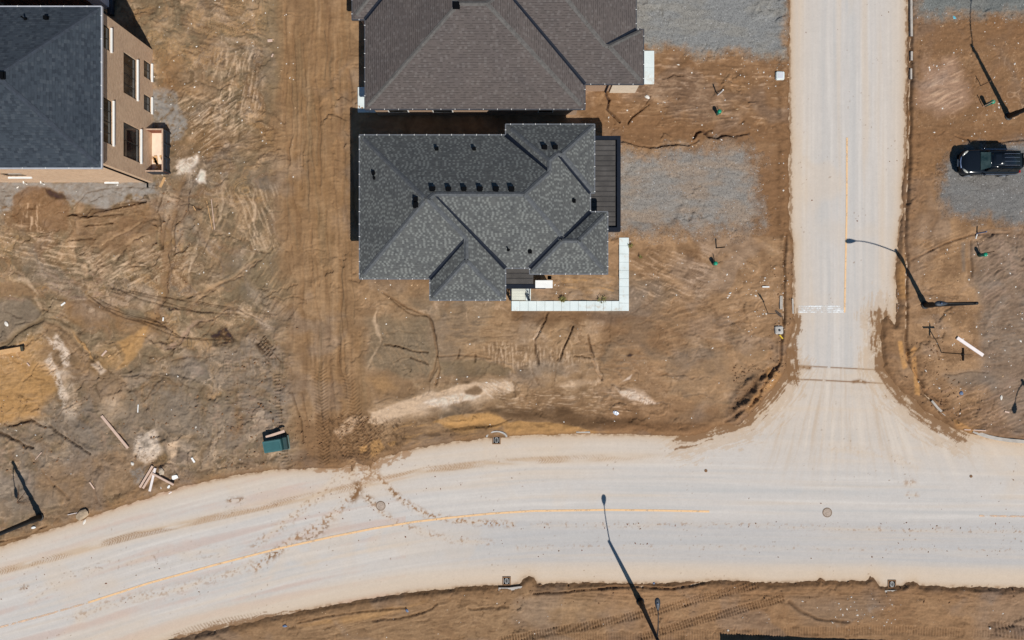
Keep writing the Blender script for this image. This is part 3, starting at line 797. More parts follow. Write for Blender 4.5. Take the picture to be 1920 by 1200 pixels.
# upper east yards
patch([(1090, 210), (1480, 240), (1480, 268), (1300, 262), (1170, 272), (1090, 245)], 'brown', 0.65, 8, 10)
patch([(1390, 300), (1484, 270), (1484, 450), (1440, 440), (1425, 380)], 'brown', 0.5, 12, 14)
hatch([(1180, 140), (1360, 140), (1380, 200), (1190, 205)], 2, 'tan', 0.6)
hatch([(1220, 200), (1380, 195), (1380, 240), (1230, 245)], -4, 'tan', 0.45, 10, 0.05, 0.16, 1.4, 0.05)
for p in ([(1135, 176), (1140, 190), (1135, 204), (1150, 218), (1163, 232)], [(1180, 234), (1184, 220), (1205, 200), (1220, 180)], [(1300, 258), (1307, 248), (1318, 246), (1330, 257), (1345, 260), (1365, 254), (1380, 256)], [(1320, 252), (1335, 248)], [(1165, 268), (1230, 276), (1290, 273)], [(1240, 147), (1260, 140), (1280, 142)]):
    crack(p, 1.5, 0.85, 0.15, 4)
patch([(1725, 130), (1760, 108), (1800, 120), (1805, 190), (1770, 220), (1730, 195)], 'pink', 0.55, 18, 20)
hatch([(1730, 120), (1800, 110), (1800, 200), (1740, 210)], -25, 'pale', 0.5, 16)
patch([(1700, 236), (1920, 232), (1990, 265), (1800, 268), (1700, 290)], 'brown', 0.5, 8, 10)
patch([(1705, 44), (1960, 40), (1960, 80), (1720, 90)], 'brown', 0.45, 12, 12)
hatch([(1830, 440), (1990, 430), (1990, 560), (1840, 600)], -35, 'pink', 0.4, 14, 0.05, 0.2, 1.0, 0.05)
hatch([(1730, 730), (1990, 690), (1990, 830), (1800, 800)], -22, 'pink', 0.45, 14, 0.05, 0.18, 1.6, 0.05)
hatch([(1830, 590), (1990, 560), (1990, 680), (1850, 690)], -12, 'grey', 0.5, 14)
patch([(1772, 702), (1800, 696), (1850, 694), (1865, 712), (1810, 728), (1780, 722)], 'grey', 0.55, 6, 6)
crack([(1778, 702), (1810, 697), (1850, 698)], 1.2, 0.5, 0.06)
hatch([(1700, 440), (1820, 420), (1815, 480), (1710, 520)], -24, 'brown', 0.5, 12, 0.05, 0.2, 2.2, 0.04)
patch([(1801, 455), (1809, 455), (1808, 510), (1802, 510)], 'grey', 0.7, 3, 2)
for pl in ([(1682, 640), (1690, 640), (1700, 690), (1692, 694)], [(1709, 671), (1717, 668), (1722, 740), (1713, 738)], [(1695, 668), (1713, 650), (1719, 655), (1701, 680)], [(1786, 785), (1800, 792), (1822, 806), (1816, 813), (1790, 804)]):
    patch(pl, 'ochre', 0.9, 1.5, 2)
patch([(1440, 690), (1463, 700), (1452, 726), (1402, 768), (1378, 788), (1402, 752), (1432, 718)], 'ochre', 0.7, 3, 4)
# south strip
hatch([(1000, 1100), (1900, 1105), (1900, 1130), (1000, 1130)], 1, 'dark', 0.4, 8, 0.05, 0.14, 2.0, 0.05)
hatch([(500, 1165), (900, 1125), (960, 1160), (600, 1200)], -14, 'tan', 0.5, 12, 0.05, 0.2, 2.4)
patch([(560, 1172), (760, 1135), (800, 1125), (720, 1155), (640, 1172)], 'ochre', 0.4, 4, 5)
patch([(960, 1130), (1200, 1105), (1400, 1110), (1300, 1140), (1000, 1165)], 'tan', 0.45, 14, 14)
patch([(1690, 1120), (1920, 1115), (1990, 1170), (1720, 1165)], 'tan', 0.35, 16, 16)
tread(TA, 15, 5.2, 0.05); tread(TB, 15, 5.2, 0.05)
for pl in ([(694, 828), (712, 822), (719, 838), (706, 852), (697, 858)], [(676, 836), (688, 836), (690, 846), (680, 850)], [(728, 828), (745, 826), (743, 834), (732, 835)], [(652, 868), (668, 860), (672, 868), (660, 876)]):
    patch(pl, 'ochre', 0.8, 2, 6)
hatch([(600, 780), (760, 780), (770, 850), (690, 872), (600, 872)], 55, 'dark', 0.55, 10, 0.0, 0.13, 0.6, 0.07)
hatch([(640, 770), (740, 790), (720, 830), (640, 850)], -35, 'tan', 0.5, 10, 0.0, 0.13, 0.5, 0.07)
patch([(625, 812), (650, 790), (690, 780), (670, 800), (640, 825)], 'pale', 0.5, 4, 8, 0.6)

# excavated lump by the corner
md = zone([(1378, 792), (1370, 770), (1395, 728), (1428, 695), (1452, 690), (1448, 715), (1420, 755), (1395, 785)], 8)
Z += md * (0.16 + 0.22 * np.clip(fbm(X / 0.6, Y / 0.6, 4, 161, 0.6), -0.2, 1))
lay('brown', md * 0.4)
md2 = zone([(1700, 650), (1722, 660), (1740, 720), (1790, 780), (1760, 780), (1715, 720)], 8)
Z += md2 * 0.22 * np.clip(fbm(X / 0.6, Y / 0.6, 4, 171, 0.6), -0.2, 1)
lay('brown', md2 * 0.35)
# puddled silt is flat
for pl in ([(945, 797), (985, 792), (1078, 802), (1078, 812), (950, 815)], [(830, 795), (940, 782), (950, 792), (860, 803)]):
    m = sst(-4, 4, poly_sd(U + 4 * w1, V + 4 * w2, pl))
    Z += (0.09 - Z) * m
lay('dark', zone([(395, 620), (430, 612), (436, 640), (415, 652), (395, 640)], 6) * sst(-0.2, 0.2, n_fine) * 0.6)

# ---- the soil meets the road: it laps over the pavement in an uneven lip
RSD = -poly_sd(U, V, ROAD)                                   # positive on the soil
edge_n = 5.0 * fbm(X / 0.9, Y / 0.9, 4, 181, 0.6) + 2.2 * n_fine
rs = RSD + edge_n * 0.9
lip = sst(-5, 7, rs)
bank = np.exp(-((rs - 14) / 9) ** 2)
NEARR = np.exp(-np.clip(RSD, 0, 200) / 16.0) * (RSD > -30)
lay('brown', NEARR * (0.6 + 0.3 * sst(-0.3, 0.3, n_mid)))
lay('dark', np.exp(-np.clip(RSD, 0, 200) / 6.0) * (RSD > -30) * 0.45)
lay('dark', np.exp(-((RSD - 22 - 8 * w1) / 4.0) ** 2) * sst(-0.1, 0.3, n_hor + .5 * n_mid) * 0.45)
Z = (-0.07 + lip * 0.075) * (1 - sst(-2, 10, rs)) + sst(-2, 10, rs) * (Z + 0.05 * bank)
Z += 0.06 * bank * np.clip(fbm(X / 0.8, Y / 0.5, 3, 191), -0.3, 1)
# striped mud smeared on to the pavement at the junction
stripe = fbm((X * 0.83 - Y * 0.55) / 0.22, (X * 0.55 + Y * 0.83) / 4.0, 3, 201)
zm = sst(-10, 6, poly_sd(UW, VW, [(1648, 590), (1680, 605), (1700, 650), (1712, 740), (1672, 720), (1652, 690)]))
Z += zm * (RSD < 16) * (0.028 * stripe - 0.006)
def box_blur(A_, r):
    for ax in (0, 1):
        n = A_.shape[ax]
        pad_ = [(0, 0)] * A_.ndim; pad_[ax] = (r + 1, r)
        c = np.cumsum(np.pad(A_, pad_, mode='edge').astype(np.float64), axis=ax)
        hi = np.take(c, np.arange(2 * r + 1, 2 * r + 1 + n), axis=ax); lo = np.take(c, np.arange(0, n), axis=ax)
        A_ = ((hi - lo) / (2 * r + 1)).astype(np.float32)
    return A_
for rad, gain in ((14, 1.55), (70, 1.15)):                # boosts local contrast of the soil colour against its blurred mean
    LM = C.mean(2)
    LB = box_blur(box_blur(LM, rad), rad)
    C = C * np.clip((LB + (LM - LB) * gain) / LM, 0.5, 1.7)[..., None]
GB = C.mean(2, keepdims=True)
gsoft = 0.98 - 0.22 * sst(0.0, 0.4, fbm(X / 6.5 + q2, Y / 5.0 + q1, 3, 901) + 0.25 * n_mid) - 0.18 * sst(1815, 1850, U + 20 * w1) * (V > 430)
C = GB + (C - GB) * gsoft[..., None]
C = np.clip(C, 0.03, 0.62) * np.array([0.985, 0.915, 0.86], np.float32)
east = sst(1060, 1200, U + 60 * w1)[..., None]
C = C * (1 + east * (np.array([1.02, 0.975, 0.95], np.float32) - 1))
ZB = box_blur(box_blur(Z, 22), 22)
Z = np.where(RSD > 6, ZB + (Z - ZB) * 1.45, Z)
# flat under the walls and pads, and at the rim of the detailed sheet
rim = np.minimum(np.minimum(X + GX, GX - X), np.minimum(Y + GY, GY - Y))
Z = Z * sst(0.0, 1.5, rim) - 0.08 * (1 - sst(0.0, 1.5, rim))
C = np.clip(C * (1 + 0.13 * n_fine + 0.05 * n_vf + 0.10 * n_mid)[..., None], 0.01, 0.9)

def gz(px, py):
    i = int(round(((px - 960) / PPM + GX) / STEP)); j = int(round(((600 - py) / PPM + GY) / STEP))
    return float(Z[min(max(j, 0), NY - 1), min(max(i, 0), NX - 1)])

def G(px, py, dz=0.0):
    z = gz(px, py)
    return ((px - 960) / PPM, (600 - py) / PPM, z + dz)

def grid_mesh(name, Xa, Ya, Za, Ca, keep=None, extra=None):
    ny, nx = Xa.shape
    idx = np.arange(ny * nx, dtype=np.int32).reshape(ny, nx)
    q = np.stack([idx[:-1, :-1], idx[:-1, 1:], idx[1:, 1:], idx[1:, :-1]], -1).reshape(-1, 4)
    if keep is not None:
        k = (keep[:-1, :-1] & keep[:-1, 1:] & keep[1:, 1:] & keep[1:, :-1]).reshape(-1)
        q = q[k]
    co = np.stack([Xa, Ya, Za], -1).reshape(-1, 3).astype(np.float32)
    cl = Ca.reshape(-1, 3).astype(np.float32)
    if keep is not None:
        used = np.unique(q)
        mp = np.zeros(ny * nx, np.int32); mp[used] = np.arange(len(used))
        q = mp[q]; co = co[used]; cl = cl[used]
    if extra is not None:
        ev, ef, ec = extra
        off = len(co)
        co = np.concatenate([co, np.array(ev, np.float32)]); cl = np.concatenate([cl, np.array(ec, np.float32)])
        q = np.concatenate([q, np.array(ef, np.int32) + off])
    me = bpy.data.meshes.new(name)
    me.vertices.add(len(co)); me.vertices.foreach_set('co', co.ravel())
    me.loops.add(q.size); me.loops.foreach_set('vertex_index', q.ravel().astype(np.int32))
    me.polygons.add(len(q))
    me.polygons.foreach_set('loop_start', np.arange(0, q.size, 4, dtype=np.int32))
    me.polygons.foreach_set('loop_total', np.full(len(q), 4, np.int32))
    me.polygons.foreach_set('use_smooth', np.ones(len(q), bool))
    at = me.color_attributes.new('soil', 'FLOAT_COLOR', 'POINT')
    at.data.foreach_set('color', np.concatenate([cl, np.ones((len(cl), 1), np.float32)], 1).ravel())
    me.update(calc_edges=True)
    o = bpy.data.objects.new(name, me)
    COL.objects.link(o)
    return o

def soil_mat(name, s1, amt, bump, speck=None, rough=0.95):
    m, nt, b = new_mat(name)
    at = node(nt, 'ShaderNodeAttribute', attribute_name='soil')
    co = obj_co(nt)
    n1 = noise_n(nt, s1, 6, 0.65, co)
    f = ramp_n(nt, n1, 0.28, 0.72)
    lo = mix_n(nt, 1.0, at.outputs['Color'], (1 - amt, 1 - amt, 1 - amt), 'MULTIPLY')
    hi = mix_n(nt, 1.0, at.outputs['Color'], (1 + amt, 1 + amt, 1 + amt), 'MULTIPLY')
    col = mix_n(nt, f, lo, hi)
    if speck:
        vo = node(nt, 'ShaderNodeTexVoronoi')
        vo.inputs['Scale'].default_value = speck[0]
        nt.links.new(co, vo.inputs['Vector'])
        wn_ = node(nt, 'ShaderNodeTexWhiteNoise')
        nt.links.new(vo.outputs['Position'], wn_.inputs['Vector'])
        g = ramp_n(nt, wn_.outputs['Value'], speck[1], 1.0)
        col = mix_n(nt, g, col, speck[2])
        d = ramp_n(nt, wn_.outputs['Value'], 0.35, 0.0)
        dk = mix_n(nt, 1.0, col, (0.55, 0.55, 0.55), 'MULTIPLY')
        col = mix_n(nt, d, col, dk)
    nt.links.new(col, b.inputs['Base Color'])
    b.inputs['Roughness'].default_value = rough
    b.inputs['Specular IOR Level'].default_value = 0.2
    bp = node(nt, 'ShaderNodeBump')
    bp.inputs['Strength'].default_value = bump
    bp.inputs['Distance'].default_value = 0.03
    nt.links.new(noise_n(nt, s1 * 1.3, 6, 0.7, co), bp.inputs['Height'])
    nt.links.new(bp.outputs[0], b.inputs['Normal'])
    return m

M_SOIL = soil_mat('soil', 6.0, 0.15, 0.45)
M_ROAD = soil_mat('dusty_pavement', 7.0, 0.05, 0.12)
M_GRAVEL = soil_mat('gravel', 15.0, 0.15, 0.45, (18.0, 0.98, (0.42, 0.41, 0.40)))

R_OUT = 700.0
mc = list(C.reshape(-1, 3).mean(0))
zr0 = -0.08
ev = [(-GX, -GY, zr0), (GX, -GY, zr0), (GX, GY, zr0), (-GX, GY, zr0), (-R_OUT, -R_OUT, zr0), (R_OUT, -R_OUT, zr0), (R_OUT, R_OUT, zr0), (-R_OUT, R_OUT, zr0)]
ef = [(4, 5, 1, 0), (5, 6, 2, 1), (6, 7, 3, 2), (7, 4, 0, 3)]
ground = struct(grid_mesh('ground', X, Y, Z, C, None, (ev, ef, [mc] * 8)))
ground.data.materials.append(M_SOIL)

# ------------------------------------------------------------------ roads
RD = {k: np.array(lin(c), np.float32) / np.array([1.215, 1.20, 1.20], np.float32) for k, c in dict(
    base=(204, 197, 191), cool=(192, 189, 186), light=(215, 208, 201), dust=(214, 193, 170), tan=(196, 168, 138), mud=(136, 102, 71), clay=(160, 122, 88), red=(205, 165, 145)).items()}
dM, sM, aM = line_d(U, V, MAIN_LINE)
RC = np.zeros(X.shape + (3,), np.float32); RC[:] = RD['base']
def rlay(k, m):
    global RC
    RC += ((RD[k] if isinstance(k, str) else k) - RC) * np.clip(m, 0, 1)[..., None]
main = V >= 702
jun = sst(1380, 1480, U) * sst(800, 1000, 1800 - (U - 1580)) * sst(930, 800, V) * (V > 690)       # the flared mouth of the side street
alng = fbm(sM / 9.0, aM / 420.0, 4, 211, 0.6)
alng2 = fbm(sM / 26.0, aM / 700.0, 3, 221, 0.55)
vert = fbm(U / 8.0, V / 420.0, 4, 231, 0.6)
vert2 = fbm(U / 24.0, V / 600.0, 3, 241, 0.55)
fan = np.arctan2(U - 1580, V - 480.0)
fan_n = fbm(fan * 22 + 0.2 * w1, np.hypot(U - 1580, V - 480) / 260.0, 4, 251, 0.6)
A = np.where(main, alng * (1 - jun) + fan_n * jun, vert)
B = np.where(main, alng2, vert2)
rlay('light', sst(0.02, 0.4, A) * 0.7); rlay('cool', sst(0.02, 0.45, -A) * 0.7)
rlay('cool', sst(0.0, 0.45, B) * 0.6); rlay('dust', sst(0.05, 0.5, -B) * 0.45)
rlay('dust', jun * (0.35 + 0.5 * sst(0.0, 0.5, fan_n)))
rlay('tan', jun * sst(0.06, 0.4, -fan_n) * 0.42)
rlay('light', jun * sst(0.1, 0.4, fan_n) * 0.5)
fan2 = fbm(fan * 60 + 0.2 * w1, np.hypot(U - 1580, V - 480) / 160.0, 3, 257, 0.6)
rlay('tan', jun * sst(0.15, 0.45, fan2) * 0.3)
rlay('dust', sst(0.1, 0.5, fbm(X / 7 + q1, Y / 7, 3, 261)) * 0.35)
ed = np.clip(-RSD, 0, 400)                                                       # distance in from the soil edge
rlay('dust', np.exp(-ed / 30.0) * 0.8)
rlay('tan', np.exp(-ed / 7.0) * 0.75)
rlay('mud', np.exp(-ed / 2.4) * sst(-0.2, 0.3, n_fine) * 0.7)
rlay(np.array(lin((181, 176, 172)), np.float32) / np.array([1.2, 1.15, 1.1], np.float32), main * sst(700, 1000, U) * sst(966, 985, V) * sst(1082, 1050, V) * (0.30 + .35 * sst(-.2, .2, alng)))
rlay('red', main * (U < 760) * sst(0.05, 0.4, alng2 + .2 * n_mid) * 0.35)
NB = [(-60, 1088), (0, 1072), (100, 1046), (250, 1004), (340, 984), (480, 953), (620, 922), (800, 882), (930, 866), (1080, 860), (1290, 853)]
dn, sn, an = line_d(U, V, NB)
rlay('dust', sst(22, 4, dn) * sst(1330, 1150, U) * 0.5)
rlay('tan', sst(9, 3, dn) * sst(-0.4, 0.2, fbm(an / 60.0, sn / 8, 3, 271)) * sst(1330, 1000, U) * 0.6)
lugs = sst(0.45, 0.75, 0.5 + 0.5 * np.sin((an + np.abs(sn) * 0.9) * 2 * np.pi / 5.2)) * sst(8, 5, dn) * sst(-0.25, 0.15, fbm(an / 90.0, sn / 20.0, 2, 281))
rlay('clay', lugs * sst(1320, 900, U) * 0.75)
rlay('mud', lugs * sst(120, 190, U) * sst(380, 300, U) * 0.75)
SB = [(-100, 1330), (150, 1245), (340, 1172), (420, 1152), (500, 1138), (620, 1112), (760, 1088), (930, 1072), (1130, 1068), (1330, 1070), (1920, 1080)]
db, sb, ab = line_d(U, V, SB)
rlay('dust', sst(26, 5, db) * 0.55)
lug2 = sst(0.45, 0.75, 0.5 + 0.5 * np.sin((ab + sb * 0.5) * 2 * np.pi / 6)) * sst(7, 4, np.abs(sb + 12)) * sst(300, 380, U) * sst(520, 430, U)
rlay('mud', lug2 * 0.6)
def trail(pts, width, amt, key='mud', thr=0.12, sp=0.28, dust=0.4):
    d, s_, a_ = line_d(U, V, pts)
    band = np.exp(-(d / width) ** 2)
    sp_ = fbm(X / sp, Y / sp, 3, 291, 0.6)
    rlay('dust', band * dust * sst(-0.35, 0.25, fbm(a_ / 60.0, s_ / 14.0, 2, 305)))
    rlay(key, 1.15 * band * sst(thr - 0.03, thr + 0.10, sp_ + 0.25 * fbm(a_ / 30.0, s_ / 30.0, 2, 301)) * amt)
for t in [([(690, 872), (640, 900), (575, 945), (545, 975), (490, 1012), (470, 1035)], 9, 0.55, 'clay', 0.18), ([(640, 885), (600, 925), (560, 960), (520, 985)], 6, 0.4, 'clay', 0.2),
          ([(700, 872), (665, 925), (625, 965), (590, 990), (545, 1015), (510, 1040), (480, 1065)], 8, 0.8, 'clay', 0.1), ([(668, 908), (672, 922), (662, 935)], 7, 0.95, 'mud', -0.15),
          ([(612, 985), (600, 998), (570, 1015)], 6, 0.7, 'mud', 0.02), ([(520, 1035), (505, 1045)], 6, 0.8, 'mud', 0.0),
          ([(694, 880), (715, 900), (740, 925), (765, 945), (800, 965), (850, 975), (900, 980), (960, 983)], 6, 0.85, 'clay', 0.08), ([(735, 922), (760, 942)], 5, 0.8, 'mud', 0.0),
          ([(690, 935), (715, 960), (745, 980), (800, 1000), (845, 1012), (920, 1018)], 6, 0.6, 'clay', 0.14), ([(685, 930), (700, 942)], 6, 0.8, 'mud', 0.0),
          ([(145, 1158), (200, 1132), (330, 1105), (420, 1080), (470, 1060)], 9, 0.45, 'clay', 0.14), ([(60, 1120), (180, 1065), (280, 1045), (420, 1035)], 12, 0.4, 'mud', 0.3),
          ([(1000, 984), (1200, 984), (1400, 984), (1600, 992), (1800, 994), (1920, 996)], 5, 0.5, 'clay', 0.22, 0.28, 0.25), ([(970, 1026), (1200, 1024), (1500, 1028), (1900, 1032)], 5, 0.4, 'clay', 0.28, 0.28, 0.15),
          ([(1560, 840), (1650, 850), (1720, 872)], 10, 0.3, 'tan', 0.2), ([(1700, 905), (1712, 905)], 6, 0.5, 'clay', 0.0), ([(1700, 926), (1720, 928)], 4, 0.5, 'clay', 0.0),
          ([(1468, 711), (1520, 712), (1600, 716), (1664, 719)], 1.3, 0.9, 'mud', -0.5), ([(1478, 684), (1520, 687), (1600, 691), (1656, 694)], 1.2, 0.85, 'mud', -0.4),
          ([(1478, 684), (1500, 688), (1518, 690)], 3.5, 0.95, 'mud', -0.4), ([(1468, 690), (1490, 700), (1492, 712)], 9, 0.9, 'mud', 0.0), ([(1600, 716), (1612, 714), (1622, 717)], 3, 0.9, 'mud', -0.4),
          ([(1640, 600), (1645, 650), (1655, 690), (1690, 740), (1740, 785)], 13, 0.8, 'mud', -0.02), ([(1495, 590), (1490, 620)], 6, 0.5, 'tan', -0.1),
          ([(430, 938), (455, 937)], 5, 0.8, 'mud', 0.05), ([(700, 868), (690, 890)], 14, 0.6, 'clay', 0.0), ([(1390, 790), (1420, 775), (1460, 730)], 14, 0.6, 'tan', -0.05),
          ([(40, 1105), (50, 1100)], 4, 0.6, 'mud', 0.0)]:
    trail(*t)
def smear(pts, width, amt, key, thr, fx=70.0, fy=4.0):
    d, s_, a_ = line_d(U + 6 * w1 + 2 * n_fine, V + 6 * w2 + 2 * n_mid, pts)
    n_ = 0.7 * fbm(a_ / fx, s_ / fy, 3, 331, 0.6) + 0.55 * fbm(X / 0.7, Y / 0.7, 4, 341, 0.6)
    rlay(key, sst(thr, thr + 0.13, n_ - 0.75 * (d / width) ** 1.5) * amt)
smear([(1290, 822), (1340, 806), (1400, 785), (1440, 748), (1478, 695)], 60, 0.45, 'tan', -0.45, 60, 4)
smear([(1652, 590), (1650, 640), (1655, 690), (1680, 730), (1740, 785), (1800, 815)], 54, 0.45, 'tan', -0.45, 60, 4)
smear([(1280, 822), (1340, 806), (1400, 785), (1440, 748), (1478, 695), (1482, 640), (1494, 600)], 26, 0.92, 'mud', -0.28)
smear([(1478, 660), (1484, 690), (1490, 712)], 22, 0.9, 'mud', -0.25)
smear([(1652, 590), (1650, 640), (1655, 690), (1680, 730), (1740, 785), (1800, 815)], 24, 0.92, 'mud', -0.28)
smear([(330, 1196), (390, 1182), (500, 1158), (560, 1146)], 14, 0.85, 'mud', -0.25, 50, 3)
smear([(600, 880), (660, 876), (700, 868), (760, 848)], 20, 0.75, 'clay', -0.2, 12, 6)
smear([(1481, -60), (1481, 300), (1484, 440), (1490, 560)], 5, 0.7, 'mud', -0.25, 12, 6)
smear([(1702, -60), (1699, 200), (1692, 400), (1680, 520)], 7, 0.7, 'mud', -0.25, 12, 6)
spots = sst(0.50, 0.62, fbm(X / 0.22, Y / 0.22, 2, 311)) * sst(0.05, 0.4, fbm(X / 2.5, Y / 2.5, 2, 321))
rlay('mud', spots * 0.7)
RC = np.clip(RC * np.array([1.09, 1.065, 1.04], np.float32) * (1 + 0.05 * n_fine + 0.03 * n_mid)[..., None], 0.02, 0.9)
RZ = 0.004 * n_mid + 0.002 * n_fine
kr = RSD < 24
def road_extra(polys, c):
    v = []; f = []
    for p in polys:
        o = len(v); v += [(*W(a, b), 0.0) for a, b in p]; f.append((o, o + 1, o + 2, o + 3))
    return v, f, [c] * len(v)
rc0 = list(RD['base'])
ul, ur = 960 - GX * PPM, 960 + GX * PPM
vt = 600 - GY * PPM
main_road = struct(grid_mesh('main_road', X, Y, RZ, RC, kr & (V >= 702 - 0.1), road_extra([[(-2200, 1960), (ul, 1326), (ul, 1058), (-2200, 1640)], [(ur, 1105), (4200, 1150), (4200, 850), (ur, 830)]], rc0)))
main_road.data.materials.append(M_ROAD)
side_street = struct(grid_mesh('side_street', X, Y, RZ, RC, kr & (V <= 703.6) & (U > 1300), road_extra([[(1481, vt), (1702, vt), (1702, -2500), (1481, -2500)]], rc0)))
side_street.data.materials.append(M_ROAD)

# ------------------------------------------------------------------ gravel driveways
def pad(name, poly, base, mixc, mamt, rise=0.02, soft=14, seed=400):
    us = [p[0] for p in poly]; vs = [p[1] for p in poly]
    i0 = max(0, np.searchsorted(xs, (min(us) - 25 - 960) / PPM)); i1 = min(NX, np.searchsorted(xs, (max(us) + 25 - 960) / PPM))
    j0 = max(0, np.searchsorted(ys, (600 - max(vs) - 25) / PPM)); j1 = min(NY, np.searchsorted(ys, (600 - min(vs) + 25) / PPM))
    s = (slice(j0, j1), slice(i0, i1))
    sd_ = poly_sd(UW[s], VW[s], poly)
    n_ = fbm(X[s] / 0.6, Y[s] / 0.6, 4, seed, 0.6)
    hh = Z[s] + rise * sst(-soft, soft, sd_) + 0.05 * (sst(-soft * 1.4, soft * 0.8, sd_ + soft * 0.9 * n_) - 0.55) + 0.012 * fbm(X[s] / 0.16, Y[s] / 0.16, 2, seed + 5)
    c = np.zeros(hh.shape + (3,), np.float32); c[:] = np.array(lin(base), np.float32) / 1.12
    mm = sst(0.0, 0.5, fbm(X[s] / 3.0, Y[s] / 1.2, 4, seed + 9, 0.55) + 0.2) * mamt + np.exp(-np.clip(sd_, 0, 99) / 10.0) * 0.35
    c += (np.array(lin(mixc), np.float32) / 1.12 - c) * np.clip(mm, 0, 1)[..., None]
    c += (C[s] - c) * (sst(soft * 1.6, -soft * 0.4, sd_ + soft * 1.4 * n_) * 0.9)[..., None]
    c *= (1 + 0.07 * n_fine[s] + .08 * n_vf[s] + .06 * n_hor[s])[..., None]
    o = struct(grid_mesh(name, X[s], Y[s], hh, c, sd_ > -soft * 1.5))
    o.data.materials.append(M_GRAVEL)
    return o
pad('gravel_driveway', [(1150, -90), (1484, -90), (1481, 110), (1440, 118), (1400, 105), (1340, 107), (1290, 102), (1235, 94), (1195, 80), (1150, 60)], (139, 138, 135), (158, 146, 126), 0.25, seed=410)
pad('gravel_driveway', [(1120, 290), (1170, 278), (1230, 283), (1300, 272), (1400, 264), (1425, 300), (1418, 360), (1436, 400), (1430, 430), (1390, 440), (1240, 443), (1165, 440), (1120, 440)], (146, 139, 131), (163, 138, 114), 0.55, seed=430, soft=20)
pad('gravel_driveway', [(1758, 320), (1770, 302), (1800, 275), (1840, 266), (2030, 262), (2030, 420), (1930, 424), (1850, 418), (1775, 408), (1755, 370)], (126, 123, 119), (120, 112, 104), 0.3, seed=450)
pad('gravel_driveway', [(1712, -90), (2030, -90), (2030, 34), (1900, 36), (1740, 38), (1714, 34)], (120, 122, 118), (140, 130, 118), 0.2, seed=470)

# ------------------------------------------------------------------ painted markings
def worn_paint(name, rgb, cover):
    m, nt, b = new_mat(name)
    co = obj_co(nt)
    c = lin(rgb)
    f = ramp_n(nt, noise_n(nt, 3.0, 6, 0.7, co), 0.3, 0.7)
    nt.links.new(mix_n(nt, f, tuple(v * 0.85 for v in c), tuple(c)), b.inputs['Base Color'])
    b.inputs['Roughness'].default_value = 0.85
    tr = node(nt, 'ShaderNodeBsdfTransparent')
    ms = node(nt, 'ShaderNodeMixShader')
    mp = node(nt, 'ShaderNodeMapping')
    mp.inputs['Scale'].default_value = (1.0, 1.0, 1.0)
    nt.links.new(co, mp.inputs['Vector'])
    k = ramp_n(nt, noise_n(nt, 2.2, 8, 0.75, mp.outputs[0]), cover, cover + 0.16)
    nt.links.new(k, ms.inputs[0])
    nt.links.new(tr.outputs[0], ms.inputs[1]); nt.links.new(b.outputs[0], ms.inputs[2])
    nt.links.new(ms.outputs[0], nt.nodes['Material Output'].inputs['Surface'])
    return m
M_YEL = worn_paint('worn_yellow_paint', (236, 194, 146), 0.31)
M_YEL2 = worn_paint('dust_covered_yellow_paint', (226, 190, 158), 0.41)
M_WHT = worn_paint('worn_white_paint', (240, 240, 238), 0.42)
def stripe_mesh(name, pts, w, m, z=0.012):
    b = MB(); L = []
    dense = []
    for i in range(len(pts) - 1):
        for k in range(6):
            t = k / 6.0
            dense.append((pts[i][0] + (pts[i + 1][0] - pts[i][0]) * t, pts[i][1] + (pts[i + 1][1] - pts[i][1]) * t))
    dense.append(pts[-1])
    P = [Vector((*W(*p), z)) for p in dense]
    for i, p in enumerate(P):
        d = (P[min(i + 1, len(P) - 1)] - P[max(i - 1, 0)]).normalized()
        n = Vector((-d.y, d.x, 0)) * (w / 2)
        L.append((p + n, p - n))
    for i in range(len(L) - 1):
        b.poly([L[i][1], L[i + 1][1], L[i + 1][0], L[i][0]])
    return struct(b.build(name, m))
stripe_mesh('lane_marking', [(165, 1130), (280, 1093), (400, 1060), (520, 1029), (620, 1007), (700, 991), (780, 978), (850, 970), (920, 963), (1000, 958), (1133, 956), (1230, 957), (1330, 959)], 0.15, M_YEL)
stripe_mesh('lane_marking', [(0, 1176), (90, 1152), (164, 1130.3)], 0.14, M_YEL2)
stripe_mesh('lane_marking', [(1836, 967), (1920, 968.5), (2000, 970)], 0.13, M_YEL2)
stripe_mesh('lane_marking', [(1588, 258), (1587.5, 400), (1584.5, 540), (1583.5, 586)], 0.13, M_YEL)
sb_ = MB()
for k in range(4):
    a0 = W(1497, 573.0 + 3.6 * k); a1 = W(1582, 575.6 + 3.6 * k)
    sb_.poly([(a0[0], a1[1], 0.012), (a1[0], a1[1], 0.012), (a1[0], a0[1], 0.012), (a0[0], a0[1], 0.012)])
struct(sb_.build('stop_line', M_WHT))

